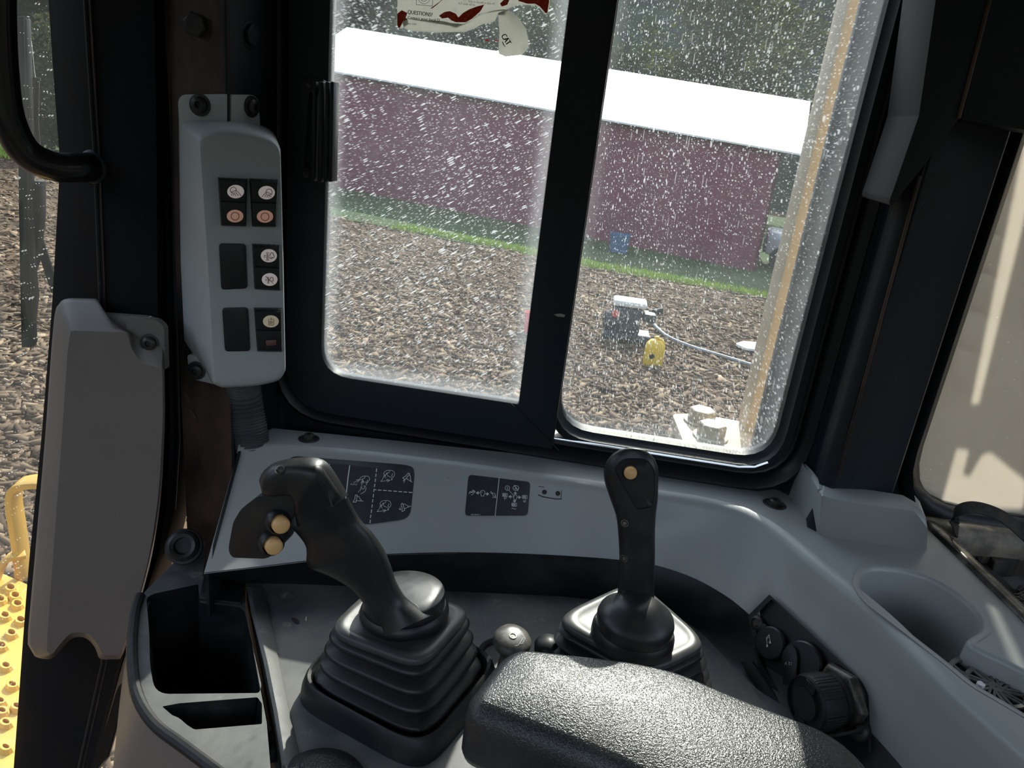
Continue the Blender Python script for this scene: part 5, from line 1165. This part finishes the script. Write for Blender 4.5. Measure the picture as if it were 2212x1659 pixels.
m = MB(); m.lathe([(.06, -.01), (.06, .02), (.04, .03)], pgd + V((-.22, -.17, .44)), (0, -1, 0), 14); m.build('red_cap', mk('red cap', (.6, .1, .08), .4), pump)
jg = G(1408, 790); s_ = px_m(jg)
jug = thing('fuel_can', jg, 'yellow plastic fuel can standing on the wood chips', 'can')
YJ = mk('yellow jug plastic', (.78, .52, .03), .45)
w2, hh = 21 * s_, 60 * s_
m = MB(); m.loft([[jg + V((x * k, y * k, z)) for x, y in rp([(-w2, -w2 * .7), (w2, -w2 * .7), (w2, w2 * .7), (-w2, w2 * .7)], w2 * .5, 4)] for z, k in ((0, .94), (.02, 1), (hh * .6, 1), (hh * .8, .95), (hh * .95, .62), (hh * .98, .4))]); m.build('can_body', YJ, jug, smooth=50)
m = MB(); m.lathe([(5 * s_, hh * .95), (5 * s_, hh * 1.1), (3 * s_, hh * 1.12)], jg, (0, 0, 1), 14); m.build('can_cap', YJ, jug)
m = MB(); m.tube(crv([jg + V((-w2 * .3, 0, hh * .9)), jg + V((w2 * .1, 0, hh * 1.02)), jg + V((w2 * .7, 0, hh * .95)), jg + V((w2 * .85, 0, hh * .72))], 4), 2.6 * s_, 8); m.build('can_handle', YJ, jug)
m = MB(); m.lathe([(5.5 * s_, 0), (5.5 * s_, .01), (4 * s_, .014)], jg + V((-w2 * .25, -w2 * .7, hh * .42)), (0, -1, 0), 16); m.build('can_badge', STEEL, jug)
hs = [(1372, 672), (1396, 690), (1424, 720), (1450, 738), (1500, 758), (1560, 776), (1630, 798), (1720, 830)]
m = MB(); m.tube(crv([G(*p) + V((0, 0, .05)) for p in hs], 5), .028, 8); tag(m.build('water_hose', mk('grey hose', (.3, .32, .33), .5), smooth=60), 'grey hose snaking from the pump across the wood chips', 'hose')
m = MB(); m.slab([G(*p) + V((0, 0, .06)) for p in rp([(1586, 754), (1602, 748), (1650, 752), (1660, 770), (1640, 768), (1608, 764)], 4, 3)], (0, 0, .035)); tag(m.build('white_board', mk('white plastic board', (.8, .8, .8), .5)), 'scrap of white board lying on the chips near the post', 'board')
rg_ = G(1141, 722); s_ = px_m(rg_); m = MB(); m.loft([[rg_ + V((x * k, y * k, z)) for x, y in rp([(-12 * s_, -8 * s_), (24 * s_, -8 * s_), (24 * s_, 8 * s_), (-12 * s_, 8 * s_)], 4 * s_, 3)] for z, k in ((0, .7), (.03, .75), (46 * s_, 1), (50 * s_, 1.04), (50 * s_, .96), (.05, .7))]); tag(m.build('red_bucket', mk('red plastic', (.75, .03, .06), .4), smooth=40), 'red bucket half hidden behind the centre window stile', 'bucket')

bc = G(1334, 546); s_ = px_m(bc); m = MB()
m.loft([[bc + V((x * k, y * k, z)) for x, y in rp([(-21 * s_, -14 * s_), (21 * s_, -14 * s_), (21 * s_, 14 * s_), (-21 * s_, 14 * s_)], 4 * s_, 3)] for z, k in ((0, .85), (36 * s_, 1), (38 * s_, 1.05), (41 * s_, 1.05), (41 * s_, .95), (.06, .8))]); tag(m.build('blue_tub', mk('blue plastic', (.06, .14, .3), .5), smooth=40), 'blue plastic tub standing on the lawn against the shed wall', 'tub')
# ---------------- machine parts close outside
yp = thing('guard_post', U(1650, 950, y=1.75), 'dusty yellow steel post standing just outside the window', 'post')
Yp = 1.75
pz0, pz1 = U(1650, 960, y=Yp).z - .05, U(1850, -60, y=Yp).z + .3
xa, xb, xc = U(1640, 800, y=Yp).x, U(1692, 800, y=Yp).x, U(1716, 800, y=Yp + .0).x
m = MB(); m.box(V(((xa + xc) / 2, Yp + .05, (pz0 + pz1) / 2)), ((xc - xa) / 2, 0, 0), (0, .05, 0), (0, 0, (pz1 - pz0) / 2)); m.build('post_tube', CREAM, yp, bevel=.006)
zt_ = U(1720, 520, y=Yp).z
m = MB(); m.slab([V((xc + .004, Yp - .012, zt_)), V((xc - .012, Yp - .012, zt_ - .1)), V((xc - .034, Yp - .012, pz0)), V((xc + .004, Yp - .012, pz0))], (0, .012, 0)); m.build('post_gusset', mk('ochre machine paint', (.46, .30, .09), .45), yp, bevel=.002)
bpz = U(1520, 930, y=1.72).z
bp = thing('mount_plate', U(1540, 930, z=bpz), 'cream painted mounting plate with two big hex bolts outside the window', 'plate')
m = MB(); m.slab(UL(rp([(1452, 894, 6), (1500, 892, 4), (1604, 910, 4), (1640, 925, 4), (1660, 1010, 4), (1490, 990, 4), (1476, 955, 4)], 4, 3), z=bpz), (0, 0, -.03)); m.build('base_plate', CREAM, bp, bevel=.003)
for c in ((1513, 912), (1534, 944)):
    m = MB(); m.hexbolt(U(c[0], c[1], z=bpz), (0, 0, 1), .034, .036); m.build('hex_bolt', mk('cream painted bolt', (.5, .44, .33), .5, c2=(.25, .2, .15), ns=30), bp, bevel=.002)
m = MB(); m.box(V((U(1580, 960, y=1.66).x, 1.70, bpz - .12)), (.06, 0, 0), (0, .03, 0), (0, 0, .095)); m.build('bracket', CREAM, bp, bevel=.01)
# cream side of the machine beyond the corner window
hp_ = thing('engine_cowl', (1.1, 1.6, -.2), 'large cream machine cowl seen through the corner window', 'cowl')
def to_cowl(px, py):   # where the sun ray through a point of the corner pane crosses the cowl
    p = U(px, py, y=1.068); return p + SUN * ((CWY - p.y) / SUN.y)
CWY = 1.60
cut = [to_cowl(*p) for p in ((2070, 958), (2099, 962), (2086, 1014), (2101, 1019), (2128, 972), (2146, 966), (2225, 1030), (2215, 1100), (2030, 1100))]  # made-up hole, shaped so the sun draws a patch on the pane
na, nb, nc_, nd = to_cowl(2118, 872), to_cowl(2098, 872), to_cowl(2216, 290), to_cowl(2262, 290)  # made-up notch that lets a strip of sun onto the pane
zt_ = max(nc_.z, nd.z) + .5  # cowl carried up out of view to shade the rest of the pane
out = [V((.42, CWY, -.4)), V((2.1, CWY, -.4)), V((2.1, CWY, zt_)), V((nd.x + (nd.x - na.x) * .5 / (nd.z - na.z), CWY, zt_)), na, nb, V((nc_.x + (nc_.x - nb.x) * .5 / (nc_.z - nb.z), CWY, zt_)), V((.42, CWY, zt_))]
COWLM = mk('cream cowl paint', (.78, .60, .37), .5, c2=(.7, .53, .32), ns=4, c3=(.5, .38, .25), n3=60, l3=.68, h3=.74)
m = MB(); m.poly([out, cut], (0, .012, 0)); m.build('cowl_panel', COWLM, hp_, smooth=0)
m = MB(); m.box((.465, CWY - .012, .5), (.05, 0, 0), (0, .01, 0), (0, 0, 1.1)); m.build('grey_strip', mk('dark strip grey', (.13, .13, .125), .6), hp_, bevel=.003)  # added dark grey strip covering the cowl beside the post
for i in range(2):
    for j in range(6):
        c = U(2170 + i * 34 + (j * -19), 374 + j * 84 + i * 14, y=CWY - .004); m = MB(); m.box(c, (.017, 0, 0), (0, .004, 0), (0, 0, .034)); m.build('reflection_pad', COWLM, hp_, bevel=.003)  # raised pads standing in for a grid reflected in the pane
# step and grab rail, lower left
zs = -.25
sp = thing('access_step', U(20, 1500, z=zs), 'yellow punched steel step below the front screen', 'step')
stp = [U(*p, z=zs) for p in ((-260, 1215), (8, 1240), (58, 1262), (75, 1330), (60, 1700), (-260, 1700))]
holes = []
for c in ((24, 1274), (34, 1291), (39, 1309), (2, 1299), (12, 1334), (46, 1344), (26, 1372), (5, 1399), (14, 1443), (28, 1484), (2, 1519), (38, 1531), (6, 1541), (14, 1566), (14, 1620), (-30, 1330), (-30, 1420), (-28, 1500), (-30, 1590)):
    holes.append([U(c[0] + x, c[1] + y, z=zs) for x, y in ell(0, 0, 12, 8, 12)[:-1]])
m = MB(); m.poly([stp] + holes, (0, 0, -.02)); m.build('tread_plate', YEL, sp, smooth=0)
for h in holes:
    m = MB(); m.loft([inset(h, -.006), [p + V((0, 0, .012)) for p in inset(h, -.001)], [p + V((0, 0, .012)) for p in inset(h, .004)], [p + V((0, 0, -.01)) for p in inset(h, .002)]], True, False, False); m.build('punched_hole', YEL, sp, smooth=30)
gr = thing('grab_rail', U(50, 1230, z=zs), 'bent yellow flat bar grab rail above the punched step', 'rail')
ry = U(40, 1240, z=zs).y
m = MB(); m.ribbon(crv([U(120, 1040, y=ry), U(66, 1041, y=ry), U(36, 1052, y=ry), U(30, 1085, y=ry), U(38, 1140, y=ry), U(48, 1215, y=ry), U(50, 1250, y=ry)], 5), (0, 1, .2), .05, .02); m.build('rail_bar', YEL, gr, bevel=.002)
m = MB(); m.ribbon(crv([U(55, 1196, y=ry), U(20, 1205, y=ry - .03), U(0, 1230, y=ry - .05), U(-14, 1270, y=ry - .05)], 5), (0, 1, .2), .03, .016); m.build('rail_foot', YEL, gr, bevel=.002)

# ---------------- trees
def leafmat(n, c, t):
    mt = bpy.data.materials.new(n); mt.use_nodes = True; nt = mt.node_tree; b = nt.nodes['Principled BSDF']; b.inputs['Base Color'].default_value = (*c, 1); b.inputs['Roughness'].default_value = .7; b.inputs['Specular IOR Level'].default_value = .1
    tl = N(nt, 'ShaderNodeBsdfTranslucent'); tl.inputs[0].default_value = (*t, 1); x = N(nt, 'ShaderNodeMixShader'); x.inputs[0].default_value = .3
    nt.links.new(b.outputs[0], x.inputs[1]); nt.links.new(tl.outputs[0], x.inputs[2]); nt.links.new(x.outputs[0], nt.nodes['Material Output'].inputs[0]); return mt
LEAFS = [leafmat('dark leaf', (.014, .027, .018), (.025, .045, .02)), leafmat('mid leaf', (.02, .036, .02), (.05, .08, .025)), leafmat('olive leaf', (.045, .055, .026), (.10, .11, .03))]
def tree_mesh(seed, H, Rd):
    rg = np.random.default_rng(seed); n = 5200; bl = rg.normal(0, 1, (60, 3)); bl /= np.linalg.norm(bl, axis=1)[:, None]; bl *= (rg.random(60) ** .45)[:, None]; bl = bl * np.array([Rd, Rd, H * .36]) + np.array([0, 0, H * .60])
    c = bl[rg.integers(0, 60, n)] + rg.normal(0, .55, (n, 3)); u = rg.normal(0, 1, (n, 3)); u /= np.linalg.norm(u, axis=1)[:, None]; v = np.cross(u, rg.normal(0, 1, (n, 3))); v /= np.linalg.norm(v, axis=1)[:, None]
    sz_ = rg.uniform(.12, .30, n)[:, None]; q = np.stack([c - u * sz_, c + v * sz_ * .5, c + u * sz_, c - v * sz_ * .5], 1).reshape(-1, 3)
    me = bpy.data.meshes.new('foliage'); fc = np.arange(n * 4).reshape(-1, 4); me.vertices.add(n * 4); me.vertices.foreach_set('co', q.ravel().astype(np.float32)); me.loops.add(n * 4); me.loops.foreach_set('vertex_index', fc.ravel().astype(np.int32)); me.polygons.add(n); me.polygons.foreach_set('loop_start', np.arange(0, n * 4, 4, dtype=np.int32)); me.update(calc_edges=True)
    me.materials.append(LEAFS[seed % 3]); return me, bl
protos = []
for sd, (H, Rd) in enumerate(((15, 4.2), (13, 4.6), (17, 3.8))):
    me, bl = tree_mesh(sd, H, Rd); tm = MB(); tm.tube([V((0, 0, -1)), V((.1, 0, H * .3)), V((0, .1, H * .62)), V((.1, 0, H * .9))], [.32, .26, .16, .05], 8)
    for b_ in bl[:14]: tm.tube([V((0, 0, H * .35 + .02 * b_[2])), V((b_[0] * .5, b_[1] * .5, (H * .4 + b_[2]) / 2)), V(b_)], [.1, .07, .03], 5)
    to = tm.build('trunk', BARK, None, smooth=60); protos.append((me, to.data, tuple(to.location))); bpy.data.objects.remove(to)
def plant(x, y, i, lab):
    me, tmesh, tl = protos[i]; t = thing('tree', (x, y, gz(x, y) - .3), lab, 'tree', 'trees behind the yard')
    a = bpy.data.objects.new('foliage', me); COL.objects.link(a); a.parent = t; ORG[a.name] = V(t.location); a['kind'] = 'stuff'
    b_ = bpy.data.objects.new('trunk', tmesh); COL.objects.link(b_); b_.parent = t; b_.location = tl; t.rotation_euler.z = random.uniform(0, 6.3); sc = random.uniform(.86, .98); t.scale = (sc, sc, sc)
kinds = ['dark green', 'bushy mid green', 'tall olive green']
spots = [(-15, 46), (-5, 46), (5, 46), (15, 46), (25, 46), (-20, 56.5), (-10, 56.5), (0, 56.5), (10, 56.5), (20, 56.5)]
for i, (x, y) in enumerate(spots): plant(x, y, i % 3, '%s tree in the dark belt of woods behind the maroon shed' % kinds[i % 3])
for i, (x, y) in enumerate([(-21, 28), (-30, 32), (-24, 38), (-34, 42)]): plant(x, y, i % 3, '%s tree at the yard edge seen through the front screen' % kinds[i % 3])
for i, (px, dy) in enumerate(((-60, 0), (0, 1.5), (45, 0), (85, 1.8), (135, .3), (190, 2))):
    q = G(px, 346 + px * .1); q = q + LP * (2.2 + dy); me, tmesh, tl = protos[i % 3]
    t = thing('shrub', (q.x, q.y, gz(q.x, q.y) - 1.0), 'dense dark shrub in the hedge row behind the lawn left of the shed', 'shrub', 'shrubs beyond the lawn')
    a = bpy.data.objects.new('foliage', me); COL.objects.link(a); a.parent = t; ORG[a.name] = V(t.location); a['kind'] = 'stuff'
    b_ = bpy.data.objects.new('trunk', tmesh); COL.objects.link(b_); b_.parent = t; b_.location = tl; t.rotation_euler.z = i; t.scale = (.36, .36, .30)
